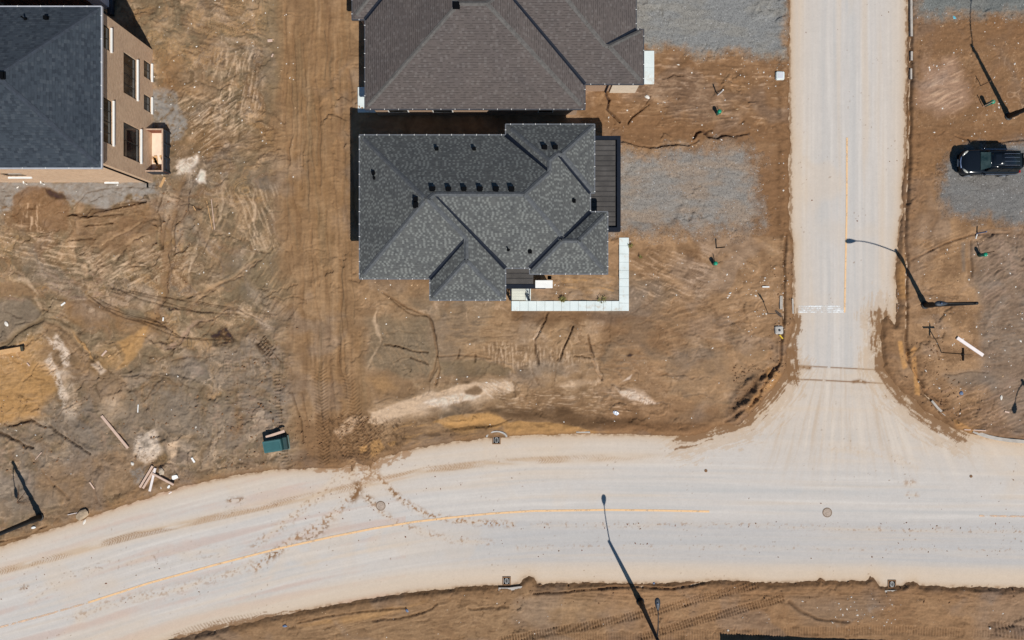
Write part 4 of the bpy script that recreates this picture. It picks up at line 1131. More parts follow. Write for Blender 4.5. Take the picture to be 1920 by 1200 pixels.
# ------------------------------------------------------------------ materials for things
def shingle(name, base, light, dark, lamt=0.45, damt=0.25, tw=0.17, th=0.15, line=0.62, ldens=0.5):
    m, nt, b = new_mat(name)
    uv = nt.nodes.new('ShaderNodeUVMap').outputs[0]
    sp = node(nt, 'ShaderNodeSeparateXYZ'); nt.links.new(uv, sp.inputs[0])
    v = math_n(nt, 'DIVIDE', sp.outputs[1], th)
    row = math_n(nt, 'FLOOR', v)
    wr = node(nt, 'ShaderNodeTexWhiteNoise', noise_dimensions='1D'); nt.links.new(row, wr.inputs['W'])
    u = math_n(nt, 'ADD', math_n(nt, 'DIVIDE', sp.outputs[0], tw), math_n(nt, 'MULTIPLY', wr.outputs['Value'], 7.3))
    colm = math_n(nt, 'FLOOR', u)
    cb = node(nt, 'ShaderNodeCombineXYZ'); nt.links.new(colm, cb.inputs[0]); nt.links.new(row, cb.inputs[1])
    wc = node(nt, 'ShaderNodeTexWhiteNoise', noise_dimensions='2D'); nt.links.new(cb.outputs[0], wc.inputs['Vector'])
    r = wc.outputs['Value']
    B, Lc, D = lin(base), lin(light), lin(dark)
    f1 = math_n(nt, 'MULTIPLY', math_n(nt, 'GREATER_THAN', r, 1.0 - lamt), math_n(nt, 'LESS_THAN', math_n(nt, 'FLOORED_MODULO', colm, 2.0), 0.5))
    f2 = ramp_n(nt, r, damt, 0.0)
    c = mix_n(nt, f2, tuple(B), tuple(D))
    c = mix_n(nt, math_n(nt, 'MULTIPLY', f1, 0.85), c, tuple(Lc))
    fr = math_n(nt, 'FRACT', v)
    ln = math_n(nt, 'MULTIPLY', math_n(nt, 'GREATER_THAN', fr, 0.74), math_n(nt, 'GREATER_THAN', math_n(nt, 'FRACT', math_n(nt, 'MULTIPLY', r, 7.77)), 1.0 - ldens))
    dk = mix_n(nt, 1.0, c, (line, line, line), 'MULTIPLY')  # painted shadow line where one shingle course overlaps the next
    c = mix_n(nt, ln, c, dk)
    co = obj_co(nt)
    big = ramp_n(nt, noise_n(nt, 0.5, 4, 0.6, co), 0.25, 0.75)
    c = mix_n(nt, big, c, mix_n(nt, 1.0, c, (1.22, 1.20, 1.16), 'MULTIPLY'))
    gr = ramp_n(nt, noise_n(nt, 14, 3, 0.7, co), 0.2, 0.8)
    c = mix_n(nt, gr, mix_n(nt, 1.0, c, (0.8, 0.8, 0.8), 'MULTIPLY'), c)
    nt.links.new(c, b.inputs['Base Color'])
    b.inputs['Roughness'].default_value = 0.92
    b.inputs['Specular IOR Level'].default_value = 0.25
    bp = node(nt, 'ShaderNodeBump'); bp.inputs['Strength'].default_value = 0.6; bp.inputs['Distance'].default_value = 0.012
    nt.links.new(math_n(nt, 'ADD', math_n(nt, 'MULTIPLY', fr, -1.0), math_n(nt, 'MULTIPLY', r, 0.4)), bp.inputs['Height'])
    nt.links.new(bp.outputs[0], b.inputs['Normal'])
    return m
M_SH_MID = shingle('charcoal_shingles', (89, 90, 89), (117, 119, 116), (78, 79, 79), 0.55, 0.3, 0.14, 0.138, 0.75, 0.4)
M_SH_NORTH = shingle('brown_grey_shingles', (93, 85, 82), (103, 96, 93), (86, 79, 76), 0.30, 0.3, 0.19, 0.165, 0.60, 0.6)
M_SH_WEST = shingle('blue_grey_shingles', (58, 65, 73), (67, 73, 80), (46, 52, 60), 0.3, 0.45, 0.24, 0.16, 0.8, 0.5)
M_CAP_MID = plain('charcoal_ridge_cap', (86, 88, 90), 0.92, var=0.35, scale=5)
M_CAP_NORTH = plain('grey_ridge_cap', (97, 93, 89), 0.92, var=0.35, scale=5)
M_CAP_WEST = plain('blue_grey_ridge_cap', (54, 60, 69), 0.92, var=0.3, scale=5)
M_NAVY = plain('dark_navy_metal', (18, 25, 38), 0.7, 0.0, 0.3, 3, 0, 0.25)
M_BLACK = plain('black_plastic', (8, 9, 12), 0.9, 0.0, 0.3, 5, 0, 0.1)
M_PALEG = plain('pale_gutter_metal', (196, 196, 200), 0.45, 0.2, 0.1, 3)
M_BRACK = plain('white_bracket_metal', (235, 232, 225), 0.5, 0.0, 0.1, 3)
M_WHITE = plain('white_paint', (238, 236, 230), 0.6, 0.0, 0.06, 3)
M_SEAM = plain('dark_membrane_seam', (62, 59, 58), 0.9)
M_FLAT = plain('dusty_roof_membrane', (80, 76, 73), 0.9, 0.0, 0.35, 1.2)
M_CONC, nt, b_ = new_mat('pale_concrete')
co = obj_co(nt)
c_ = mix_n(nt, ramp_n(nt, noise_n(nt, 1.2, 5, .6, co), .3, .7), tuple(lin((208, 217, 214))), tuple(lin((224, 231, 228))))
c_ = mix_n(nt, ramp_n(nt, noise_n(nt, 1.6, 7, .75, co), .54, .70), c_, tuple(lin((196, 186, 170))))
nt.links.new(c_, b_.inputs['Base Color']); b_.inputs['Roughness'].default_value = .88
M_CONC2 = plain('weathered_concrete', (188, 182, 174), 0.9, 0.0, 0.25, 3, 0.3)
M_SIDING = plain('grey_siding', (92, 94, 98), 0.8, 0.0, 0.15, 2)
M_TANB = plain('tan_masonry', (168, 140, 116), 0.9, 0.0, 0.2, 9, 0.4)
M_CREAM = plain('cream_stone', (216, 200, 178), 0.85, 0.0, 0.12, 3, 0.3)
M_DKBRN = plain('dark_brown_siding', (92, 64, 54), 0.8, 0.0, 0.2, 3)
M_WOOD = plain('pale_lumber', (206, 176, 156), 0.75, 0.0, 0.12, 4, 0.2)
M_WOOD2 = plain('yellow_lumber', (204, 160, 110), 0.75, 0.0, 0.18, 4, 0.2)
M_WOODW = plain('whitewashed_lumber', (236, 224, 218), 0.75, 0.0, 0.08, 4, 0.2)
M_RUST = plain('rusty_steel', (124, 70, 46), 0.85, 0.0, 0.45, 3, 0.3)
M_STEELB = plain('blue_black_steel', (40, 48, 58), 0.55, 0.0, 0.4, 4)
M_TEAL = plain('teal_green_paint', (50, 96, 97), 0.5, 0.0, 0.15, 2)
M_GRN = plain('bright_green_plastic', (0, 140, 105), 0.45, 0.0, 0.15, 6)
M_IRON = plain('rusty_cast_iron', (134, 112, 92), 0.85, 0.0, 0.4, 10, 0.4)
M_IRON2 = plain('bare_steel_grate', (178, 176, 172), 0.5, 0.3, 0.3, 8)
M_MUD = plain('dried_mud', (132, 98, 68), 0.95, 0.0, 0.3, 8, 0.5)
M_ROCK = plain('pale_rock', (204, 186, 164), 0.9, 0.0, 0.25, 6, 0.6)
M_CHIP = plain('pale_chips', (226, 218, 206), 0.85, 0.0, 0.2, 2)
M_CHIP2 = plain('tan_chips', (190, 156, 120), 0.9, 0.0, 0.3, 2)
M_LEAF = plain('weed_leaves', (120, 112, 52), 0.7, 0.0, 0.4, 12)
M_YTAG = plain('yellow_plastic', (226, 190, 40), 0.5, 0.0, 0.2, 6)
M_BLUEP = plain('blue_grey_plastic', (92, 110, 140), 0.5, 0.0, 0.2, 6)
M_POLE = plain('black_lamp_metal', (14, 15, 16), 0.6, 0.0, 0.25, 4)
M_LENS = plain('lamp_glass', (90, 120, 160), 0.2, 0.0, 0.1, 4)

def brick_mat(name, c1, c2, mortar):
    m, nt, b = new_mat(name)
    uv = nt.nodes.new('ShaderNodeUVMap').outputs[0]
    br = node(nt, 'ShaderNodeTexBrick')
    br.inputs['Color1'].default_value = (*lin(c1), 1); br.inputs['Color2'].default_value = (*lin(c2), 1); br.inputs['Mortar'].default_value = (*lin(mortar), 1)
    br.inputs['Scale'].default_value = 1.0; br.inputs['Brick Width'].default_value = 0.21; br.inputs['Row Height'].default_value = 0.075
    br.inputs['Mortar Size'].default_value = 0.008
    nt.links.new(uv, br.inputs['Vector'])
    co = obj_co(nt)
    big = ramp_n(nt, noise_n(nt, 0.9, 5, 0.65, co), 0.25, 0.75)
    c = mix_n(nt, big, mix_n(nt, 1.0, br.outputs['Color'], (0.88, 0.88, 0.88), 'MULTIPLY'), br.outputs['Color'])
    nt.links.new(c, b.inputs['Base Color'])
    b.inputs['Roughness'].default_value = 0.9
    return m
M_BRICK = brick_mat('tan_brick', (218, 182, 146), (192, 154, 121), (214, 192, 166))

m, nt, b = new_mat('window_glass')
b.inputs['Base Color'].default_value = (0.012, 0.014, 0.014, 1); b.inputs['Roughness'].default_value = 0.04
co = obj_co(nt)
f = ramp_n(nt, noise_n(nt, 0.9, 3, 0.5, co), 0.45, 0.7)
nt.links.new(mix_n(nt, f, (0.008, 0.009, 0.010), (0.07, 0.062, 0.05)), b.inputs['Base Color'])
M_GLASS = m

# ------------------------------------------------------------------ roofs
def clip(poly, a, b_, c):
    out = []
    n = len(poly)
    for i in range(n):
        p, q = poly[i], poly[(i + 1) % n]
        dp = a * p[0] + b_ * p[1] + c; dq = a * q[0] + b_ * q[1] + c
        if dp >= -1e-9:
            out.append(p)
        if (dp > 1e-9 and dq < -1e-9) or (dp < -1e-9 and dq > 1e-9):
            t = dp / (dp - dq)
            out.append((p[0] + (q[0] - p[0]) * t, p[1] + (q[1] - p[1]) * t))
    return out if len(out) >= 3 else []

def area(p):
    return abs(sum(p[i][0] * p[(i + 1) % len(p)][1] - p[(i + 1) % len(p)][0] * p[i][1] for i in range(len(p)))) / 2

class Roof:
    """hip roof over several rectangles; every plane rises from its own eave"""
    def __init__(self, he):
        self.he = he; self.blocks = []
    def block(self, x0, x1, y0, y1, pit, skip=''):
        """rectangle in photo pixels at eave level (y0 top, y1 bottom); pit: pitch, or dict side -> pitch"""
        k = (1 - self.he / HC) / PPM
        a0, a1 = (x0 - 960) * k, (x1 - 960) * k
        b0, b1 = (600 - y1) * k, (600 - y0) * k
        P = {}
        g = (lambda s: pit[s] if isinstance(pit, dict) else pit)
        for s in 'WESN':
            if s in skip:
                continue
            p = g(s)
            P[s] = {'W': (p, 0, -p * a0), 'E': (-p, 0, p * a1), 'S': (0, p, -p * b0), 'N': (0, -p, p * b1)}[s]
        self.blocks.append(((a0, a1, b0, b1), P))
    def bh(self, i, x, y):
        (a0, a1, b0, b1), P = self.blocks[i]
        if not (a0 - 1e-6 <= x <= a1 + 1e-6 and b0 - 1e-6 <= y <= b1 + 1e-6):
            return None
        return min(a * x + b_ * y + c for a, b_, c in P.values())
    def h(self, x, y):
        v = [self.bh(i, x, y) for i in range(len(self.blocks))]
        v = [t for t in v if t is not None]
        return self.he + max(v) if v else None
    def pieces(self):
        out = []
        for i, ((a0, a1, b0, b1), P) in enumerate(self.blocks):
            for s, (a, b_, c) in P.items():
                poly = [(a0, b0), (a1, b0), (a1, b1), (a0, b1)]
                for s2, (a2, b2, c2) in P.items():
                    if s2 != s and poly:
                        poly = clip(poly, a2 - a, b2 - b_, c2 - c)
                todo = [poly] if poly else []
                for j, ((e0, e1, f0, f1), Q) in enumerate(self.blocks):
                    if j == i:
                        continue
                    tie = 1e-5 if j < i else -1e-5
                    hp = [(1, 0, -e0), (-1, 0, e1), (0, 1, -f0), (0, -1, f1)] + [(q[0] - a, q[1] - b_, q[2] - c + tie) for q in Q.values()]
                    nxt = []
                    for pl in todo:
                        rest = pl
                        for (ha, hb, hc_) in hp:
                            if not rest:
                                break
                            o = clip(rest, -ha, -hb, -hc_)
                            if o and area(o) > 1e-4:
                                nxt.append(o)
                            rest = clip(rest, ha, hb, hc_)
                    todo = nxt
                for pl in todo:
                    if area(pl) > 0.002:
                        out.append((s, (a, b_, c), pl))
        return out
    def px(self, px, py):
        """the roof point seen at a photo position"""
        hh = self.he + 1
        for _ in range(30):
            x, y = W(px, py, hh)
            n = self.h(x, y)
            if n is None:
                n = self.he
            hh = 0.5 * hh + 0.5 * n
        x, y = W(px, py, hh)
        return Vector((x, y, hh))
    def build(self, root, m_sh, m_cap, m_val=None, vw=(0.15, 0.06)):
        mb = MB()
        ps = self.pieces()
        for s, (a, b_, c), pl in ps:
            p = math.hypot(a, b_); k = math.sqrt(1 + p * p)
            pts = []; uv = []
            for x, y in pl:
                z = a * x + b_ * y + c
                pts.append((x, y, self.he + z))
                u = y if s in 'WE' else x
                uv.append((u + (13.7 if s in 'WS' else 0), z / p * k))
            # counter-clockwise from above
            sa = sum(pl[i][0] * pl[(i + 1) % len(pl)][1] - pl[(i + 1) % len(pl)][0] * pl[i][1] for i in range(len(pl)))
            if sa < 0:
                pts.reverse(); uv.reverse()
            mb.poly(pts, 0, uv)
        roof = mb.build('roof', m_sh, root)
        # hips, ridges and valleys found from the bend of the surface
        segs = []
        for s, pl_, pl in ps:
            for i in range(len(pl)):
                p, q = pl[i], pl[(i + 1) % len(pl)]
                L = math.hypot(q[0] - p[0], q[1] - p[1])
                if L > 0.25:
                    segs.append((L, p, q))
        segs.sort(key=lambda t: -t[0])
        done = []
        for L, p, q in segs:
            mx, my = (p[0] + q[0]) / 2, (p[1] + q[1]) / 2
            dx, dy = (q[0] - p[0]) / L, (q[1] - p[1]) / L
            nx, ny = -dy, dx
            if any(abs((mx - a[0]) * ny2 - 0) < 1e9 and abs((mx - a[0]) * n2[0] + (my - a[1]) * n2[1]) < 0.02 and -0.01 <= (mx - a[0]) * d2[0] + (my - a[1]) * d2[1] <= l2 + 0.01
                   for a, d2, n2, l2, ny2 in done):
                continue
            e = 0.06
            h0, h1, h2 = self.h(mx, my), self.h(mx + nx * e, my + ny * e), self.h(mx - nx * e, my - ny * e)
            if None in (h0, h1, h2):
                continue
            bend = (h1 + h2 - 2 * h0) / e
            if abs(bend) < 0.08:
                continue
            done.append((p, (dx, dy), (nx, ny), L, 0))
            cap = MB(); val = MB()
            N = max(2, int(L / 0.35))
            for i in range(N):
                t0, t1 = i / N, (i + 1) / N
                ends = []
                for t in (t0, t1):
                    x, y = p[0] + (q[0] - p[0]) * t, p[1] + (q[1] - p[1]) * t
                    if bend < 0:
                        w = 0.15; lift = 0.018
                    else:
                        zz = (self.h(x, y) or self.he) - self.he
                        w = vw[0] + (vw[1] - vw[0]) * min(1, zz / 2.6); lift = 0.012
                    r = []
                    for sg in (-1, 0, 1):
                        hx = self.h(x + nx * w * sg, y + ny * w * sg)
                        r.append((x + nx * w * sg, y + ny * w * sg, hx + lift if hx is not None else None))
                    ends.append(r)
                for sg in (0, 1):
                    quad = [ends[0][sg], ends[1][sg], ends[1][sg + 1], ends[0][sg + 1]]
                    if any(v[2] is None for v in quad):
                        continue
                    o = [(v[0], v[1], v[2] + (0.004 * (i % 2) if bend < 0 else 0)) for v in quad]
                    (cap if bend < 0 else val).poly(o[::-1])
            if cap.f:
                cap.build('ridge_cap', m_cap, roof)
            if val.f and m_val:
                val.build('valley_flashing', m_val, roof)
        return roof
    def walls(self, root, m_w, over=0.40, m_soffit=None, z0=-0.3, uv=False):
        wb = MB(); sf = MB()
        for i, ((a0, a1, b0, b1), P) in enumerate(self.blocks):
            o = over + 0.004 * i
            x0, x1, y0, y1 = a0 + o, a1 - o, b0 + o, b1 - o
            zt = self.he - 0.10 - 0.004 * i
            for (p, q) in (((x0, y0), (x1, y0)), ((x1, y0), (x1, y1)), ((x1, y1), (x0, y1)), ((x0, y1), (x0, y0))):
                L = math.hypot(q[0] - p[0], q[1] - p[1])
                wb.poly([(p[0], p[1], z0), (q[0], q[1], z0), (q[0], q[1], zt), (p[0], p[1], zt)], 0, [(0, z0), (L, z0), (L, zt), (0, zt)])
            sz = self.he - 0.12 - 0.004 * i
            e = 0.03 + 0.004 * i
            sf.poly([(a0 + e, b1 - e, sz), (a1 - e, b1 - e, sz), (a1 - e, b0 + e, sz), (a0 + e, b0 + e, sz)])
        w = wb.build('wall', m_w, root)
        sf.build('soffit', m_soffit or M_WHITE, root)
        return w
    def gutter(self, root, lines, m, m_b, step=2.0, size=0.13, name='gutter'):
        """gutters along eaves given in photo pixels at eave level"""
        k = (1 - self.he / HC) / PPM
        g = MB(); n = 0
        for ln in lines:
            for i in range(len(ln) - 1):
                p = Vector(((ln[i][0] - 960) * k, (600 - ln[i][1]) * k, self.he - 0.05 + 0.003 * (n % 3)))
                q = Vector(((ln[i + 1][0] - 960) * k, (600 - ln[i + 1][1]) * k, self.he - 0.05 + 0.003 * (n % 3)))
                n += 1
                d = (q - p).normalized()
                g.bar(p, q, size, 0.13, 0)
                t = step * 0.4
                L = (q - p).length
                while t < L:
                    c = p + d * t
                    nn = Vector((-d.y, d.x, 0)) * (size * 0.62)
                    g.bar(c - nn + Vector((0, 0, 0.075)), c + nn + Vector((0, 0, 0.075)), 0.035, 0.008, 1)
                    t += step
        return g.build(name, [m, m_b], root)

def vent(root, p, s=0.36, rot=0.0, hgt=0.10):
    b = MB()
    b.box((0, 0, 0.02), (s * 1.15, s * 1.15, 0.04))
    b.box((0, 0, hgt / 2 + 0.03), (s * 0.86, s * 0.86, hgt), 0, 0, 0.9)
    b.box((0, 0, hgt + 0.05), (s, s, 0.05))
    o = b.build('roof_vent', M_BLACK, root, 0.01)
    o.location = p; o.rotation_euler = (0, 0, rot)
    return o

def pipe_vent(root, p, hgt=0.4):
    b = MB()
    b.lathe((0, 0, -0.1), [(0.12, 0), (0.12, 0.12), (0.05, 0.16), (0.05, hgt + 0.1)], 10)
    o = b.build('vent_pipe', M_BLACK, root, 0, True)
    o.location = p
    return o

# ------------------------------------------------------------------ the bungalow with the L-shaped path
mid = thing('bungalow', 'bungalow under a charcoal shingle roof with six roof vents in a row', 'house', (0, 0, 0))
R1 = Roof(4.6)
PT = 0.62
R1.block(674, 948, 253, 523, PT)
R1.block(700, 1107, 253.001, 503, PT)
R1.block(806, 948, 300, 563, PT)
R1.block(948.003, 1107.001, 233.002, 502.999, PT)
R1.block(948.001, 1115, 233, 362, PT)
R1.block(993, 1139.5, 397, 514, PT)
R1.build(mid, M_SH_MID, M_CAP_MID, M_NAVY)
R1.walls(mid, M_SIDING, 0.42)
R1.gutter(mid, [[(806, 523), (674, 523)], [(674, 523), (674, 253)], [(674, 253), (948, 253)], [(948, 253), (948, 233)], [(948, 233), (1115, 233)], [(1115, 233), (1115, 362)],
                [(1115, 362), (1107, 362)], [(1107, 362), (1107, 397)], [(1107, 397), (1139.5, 397)], [(1139.5, 397), (1139.5, 514)], [(1139.5, 514), (993, 514)],
                [(993, 514), (993, 503)], [(993, 503), (948, 503)], [(948, 503), (948, 563)], [(948, 563), (806, 563)], [(806, 563), (806, 523)]], plain('grey_gutter_metal', (112, 114, 118), 0.5, 0.2, 0.15, 3), M_BRACK, 0.85, 0.075)
for px, py in ((811, 355), (841, 355), (870, 355), (900, 355), (930, 355), (959, 355), (1021, 277), (1041, 277), (780, 374), (780, 385)):
    vent(mid, R1.px(px, py), random.uniform(.29, .33), random.uniform(-.06, .06))
for px, py in ((819, 280), (889, 280), (701, 325), (1076, 377), (994, 472)):
    vent(mid, R1.px(px, py), 0.22, 0, 0.12)
pipe_vent(mid, R1.px(953, 468)); pipe_vent(mid, R1.px(702, 334))
# flat canopy over the garage
def flat_roof(root, x0, x1, y0, y1, hh, par, name, m_edge, sides='NES', pw=0.26, ph=0.22):
    k = (1 - hh / HC) / PPM
    a0, a1 = (x0 - 960) * k, (x1 - 960) * k
    b0, b1 = (600 - y1) * k, (600 - y0) * k
    d = MB(); d.bx(a0, a1, b0, b1, hh - 0.3, hh)
    for q in range(1, int((b1 - b0) / 0.36)):
        d.bx(a0 + 0.05, a1 - 0.05, b0 + q * 0.36, b0 + q * 0.36 + 0.06, hh, hh + 0.03, 1)
    o = d.build(name, [M_FLAT, M_SEAM], root)
    e = MB()
    if 'E' in sides: e.bx(a1 + 0.003, a1 + pw, b0 - pw, b1 + pw, hh - 0.45, hh + ph)
    if 'N' in sides: e.bx(a0, a1, b1 + 0.003, b1 + pw, hh - 0.45, hh + ph - 0.003)
    if 'S' in sides: e.bx(a0, a1, b0 - pw, b0 - 0.003, hh - 0.45, hh + ph - 0.003)
    e.build('parapet', m_edge, o)
    return o, (a0, a1, b0, b1)
gd, gb = flat_roof(mid, 1096, 1156, 263, 427, 2.95, 0, 'garage_canopy', M_NAVY)
for ya in (gb[3] - 0.4, gb[2] + 0.05):
    gw = MB(); gw.bx(gb[1] - 0.35, gb[1] - 0.05, ya, ya + .35, -0.2, 2.64); gw.build('canopy_post', M_SIDING, mid)
gdr = MB(); gdr.bx(gb[0] - 0.12, gb[0] + 0.05, gb[2] + 0.5, gb[3] - 0.5, -0.1, 2.4)
for q in range(1, 5):
    gdr.bx(gb[0] + 0.05, gb[0] + 0.065, gb[2] + 0.5, gb[3] - 0.5, q * 0.48 - 0.02, q * 0.48)
gdr.build('garage_door', M_WHITE, mid)
# porch
pr, pb = flat_roof(mid, 944, 1000, 498, 533, 3.0, 0, 'porch_roof', M_NAVY, 'S', 0.30, 0.05)
pe = MB(); k3 = (1 - 3.0 / HC) / PPM
pe.bx(pb[1] + 0.003, (1023 - 960) * k3, pb[2] - 0.30, pb[2] - 0.02, 2.6, 3.0)
pe.build('porch_beam', M_NAVY, mid)
pw_ = MB(); pw_.bx((1003.5 - 960) * k3, (1036 - 960) * k3, (600 - 540) * k3, (600 - 525.5) * k3, 2.72, 3.12)
cap = pw_.build('porch_pier_cap', M_WHITE, mid, 0.015)
pp = MB(); pp.bx((1006 - 960) * k3, (1033 - 960) * k3, (600 - 538.5) * k3, (600 - 527) * k3, -0.2, 2.72)
pp.build('porch_pier', M_TANB, mid)
ac = MB(); ac.bx((1027 - 960) / 25 * .95, (1034 - 960) / 25 * .95, (600 - 523.5) / 25 * .95, (600 - 517) / 25 * .95, 2.3, 2.6)
ac.build('wall_lantern', M_BLACK, mid)
stp = MB()
for q in range(4):
    y1 = W(0, 563 - q * 5.2)[1]
    stp.bx(W(959.5, 0)[0], W(985, 0)[0], y1, y1 + 0.212 + (1.6 if q == 3 else 0), 0.0, 0.30 + 0.16 * q)
stp.build('porch_steps', plain('cream_concrete', (200, 200, 188), 0.85, 0, .1, 2), mid)
for xx in (957.5, 991.5):
    rl = MB()
    x = W(xx, 0)[0]
    for t in range(6):
        yy = W(0, 562 - t * 4.0)[1]
        rl.bx(x - 0.015, x + 0.015, yy - 0.015, yy + 0.015, 0.05 + t * 0.12, 1.1 + t * 0.1)
    rl.bar((x, W(0, 562.5)[1], 1.1), (x, W(0, 541)[1], 1.65), 0.07, 0.05)
    rl.bar((x, W(0, 562.5)[1], 0.3), (x, W(0, 541)[1], 0.85), 0.05, 0.04)
    rl.bx(x - 0.07, x + 0.07, W(0, 564)[1], W(0, 561)[1], 0, 1.25)
    rl.build('stair_railing', M_NAVY, mid)
st_ = MB(); st_.bx(W(985.6, 0)[0], W(995, 0)[0], W(0, 563.5)[1], W(0, 541)[1], 0, 0.24)
st_.build('step_kerb', M_CONC, mid)

# path: separate slabs with joints
pth = MB()
x = 959.0
while x < 1158:
    x2 = min(x + 15.6, 1160)
    a = W(x + 0.15, 583); b2 = W(x2 - 0.15, 564.5)
    pth.bx(a[0], b2[0], a[1], b2[1], -0.05, 0.20 + 0.004 * random.random())
    x = x2
y = 446.0
while y < 580:
    y2 = min(y + 15.3, 583)
    a = W(1160.2, y2 - 0.15); b2 = W(1178.3, y + 0.15)
    pth.bx(a[0], b2[0], a[1], b2[1], -0.05, 0.20 + 0.004 * random.random())
    y = y2
struct(pth.build('concrete_path', M_CONC, None, 0.008))
# weeds beside the path
def weed(px, py, r, n, label):
    b = MB(); rnd = random.Random(px)
    for i in range(n):
        a = rnd.uniform(0, 2 * PI); rr = r * rnd.uniform(0.2, 1.0); zz = rnd.uniform(0.05, 0.3)
        p = Vector((math.cos(a) * rr, math.sin(a) * rr * 0.7, zz))
        d = Vector((math.cos(a + rnd.uniform(-.6, .6)), math.sin(a), rnd.uniform(0.0, 0.5))).normalized() * rnd.uniform(0.07, 0.14)
        s = Vector((-d.y, d.x, 0)).normalized() * 0.03
        b.poly([p - d * .5, p + s, p + d, p - s])
        if i % 4 == 0:
            b.tube([(0, 0, 0), p * 0.6 + Vector((0, 0, .03)), p], 0.006, 4)
    o = b.build('weed', M_LEAF); o.location = G(px, py)
    return tag(o, label, 'weed', 'weeds along the concrete path')
weed(1055, 562, 0.26, 60, 'largest yellow-green weed tuft by the path, near the porch steps')
weed(1128, 562, 0.34, 34, 'thin brownish weed tuft by the path close to its corner')
weed(1181, 461, 0.22, 26, 'tiny weed at the outer side of the path, near the gravel')
weed(1200, 482, 0.14, 12, 'tiny lone weed growing in bare soil east of the path')

# ------------------------------------------------------------------ the house north of it
nor = thing('house', 'large house under a brown-grey shingle hip roof, cut by the top of the photo', 'house', (0, 0, 0))
R2 = Roof(2.8)
R2.block(684, 1097, -125, 205, dict(W=.40, E=.40, S=.44, N=.44))
R2.block(760, 1193, -330, 158, dict(W=.40, E=.40, S=.40, N=.40))
R2.block(1000, 1207, 55, 158.001, dict(W=.40, E=.36, S=.40, N=.60))
R2.block(660, 900, -330, 37, dict(W=.42, E=.40, S=.42, N=.40))
R2.build(nor, M_SH_NORTH, M_CAP_NORTH, M_NAVY, (0.13, 0.09))
R2.walls(nor, M_TANB, 0.40)
R2.gutter(nor, [[(684, 37), (684, 205)], [(684, 205), (1097, 205)], [(1097, 205), (1097, 158)], [(1097, 158), (1207, 158)], [(1207, 158), (1207, 55)], [(1207, 55), (1193, 55)], [(1193, 55), (1193, -330)],
                [(684, 37), (660, 37)], [(660, 37), (660, -330)]], plain('dark_grey_gutter', (78, 78, 82), .5, .2, .2, 3), M_BRACK, 1.0, 0.07)
vent(nor, R2.px(856, 11), 0.40)
k2 = (1 - 2.8 / HC) / PPM
fx = MB(); yw = (600 - 158) * k2 + 0.40
fx.bx((1142 - 960) / PPM, (1190 - 960) / PPM, yw - 0.12, yw - 0.01, -0.2, 2.1)
fx.build('stone_panel', M_CREAM, nor)
ds = MB(); ds.bx((1133.5 - 960) / PPM, (1136 - 960) / PPM, yw - 0.10, yw - 0.01, 0, 2.6); ds.build('downspout', M_NAVY, nor)
# windows on its shaded south wall
ysw = (600 - 205) * k2 + 0.40
for (x0, x1) in ((720, 760), (806, 846), (1010, 1040)):
    w_ = MB(); w_.bx((x0 - 960) * k2, (x1 - 960) * k2, ysw - 0.05, ysw + 0.02, 0.9, 2.2); wf = w_.build('window', M_WHITE, nor)
    w_ = MB(); w_.bx((x0 + 2 - 960) * k2, (x1 - 2 - 960) * k2, ysw - 0.056, ysw - 0.051, 0.97, 2.13); w_.build('pane', M_GLASS, wf)
p_ = MB(); a = W(672, 212); b2 = W(705, 165); p_.bx(a[0], b2[0], a[1], b2[1], -0.1, 0.22)
struct(p_.build('concrete_pad', M_CONC, None, 0.01))
p_ = MB()
for q in range(2):
    a = W(1190, 159 - 31 * q); b2 = W(1225.5, 159 - 31 * (q + 1) + 0.2); p_.bx(a[0], b2[0], a[1], b2[1], -0.1, 0.215 + .004 * q)
struct(p_.build('garage_apron', M_CONC, None, 0.008))

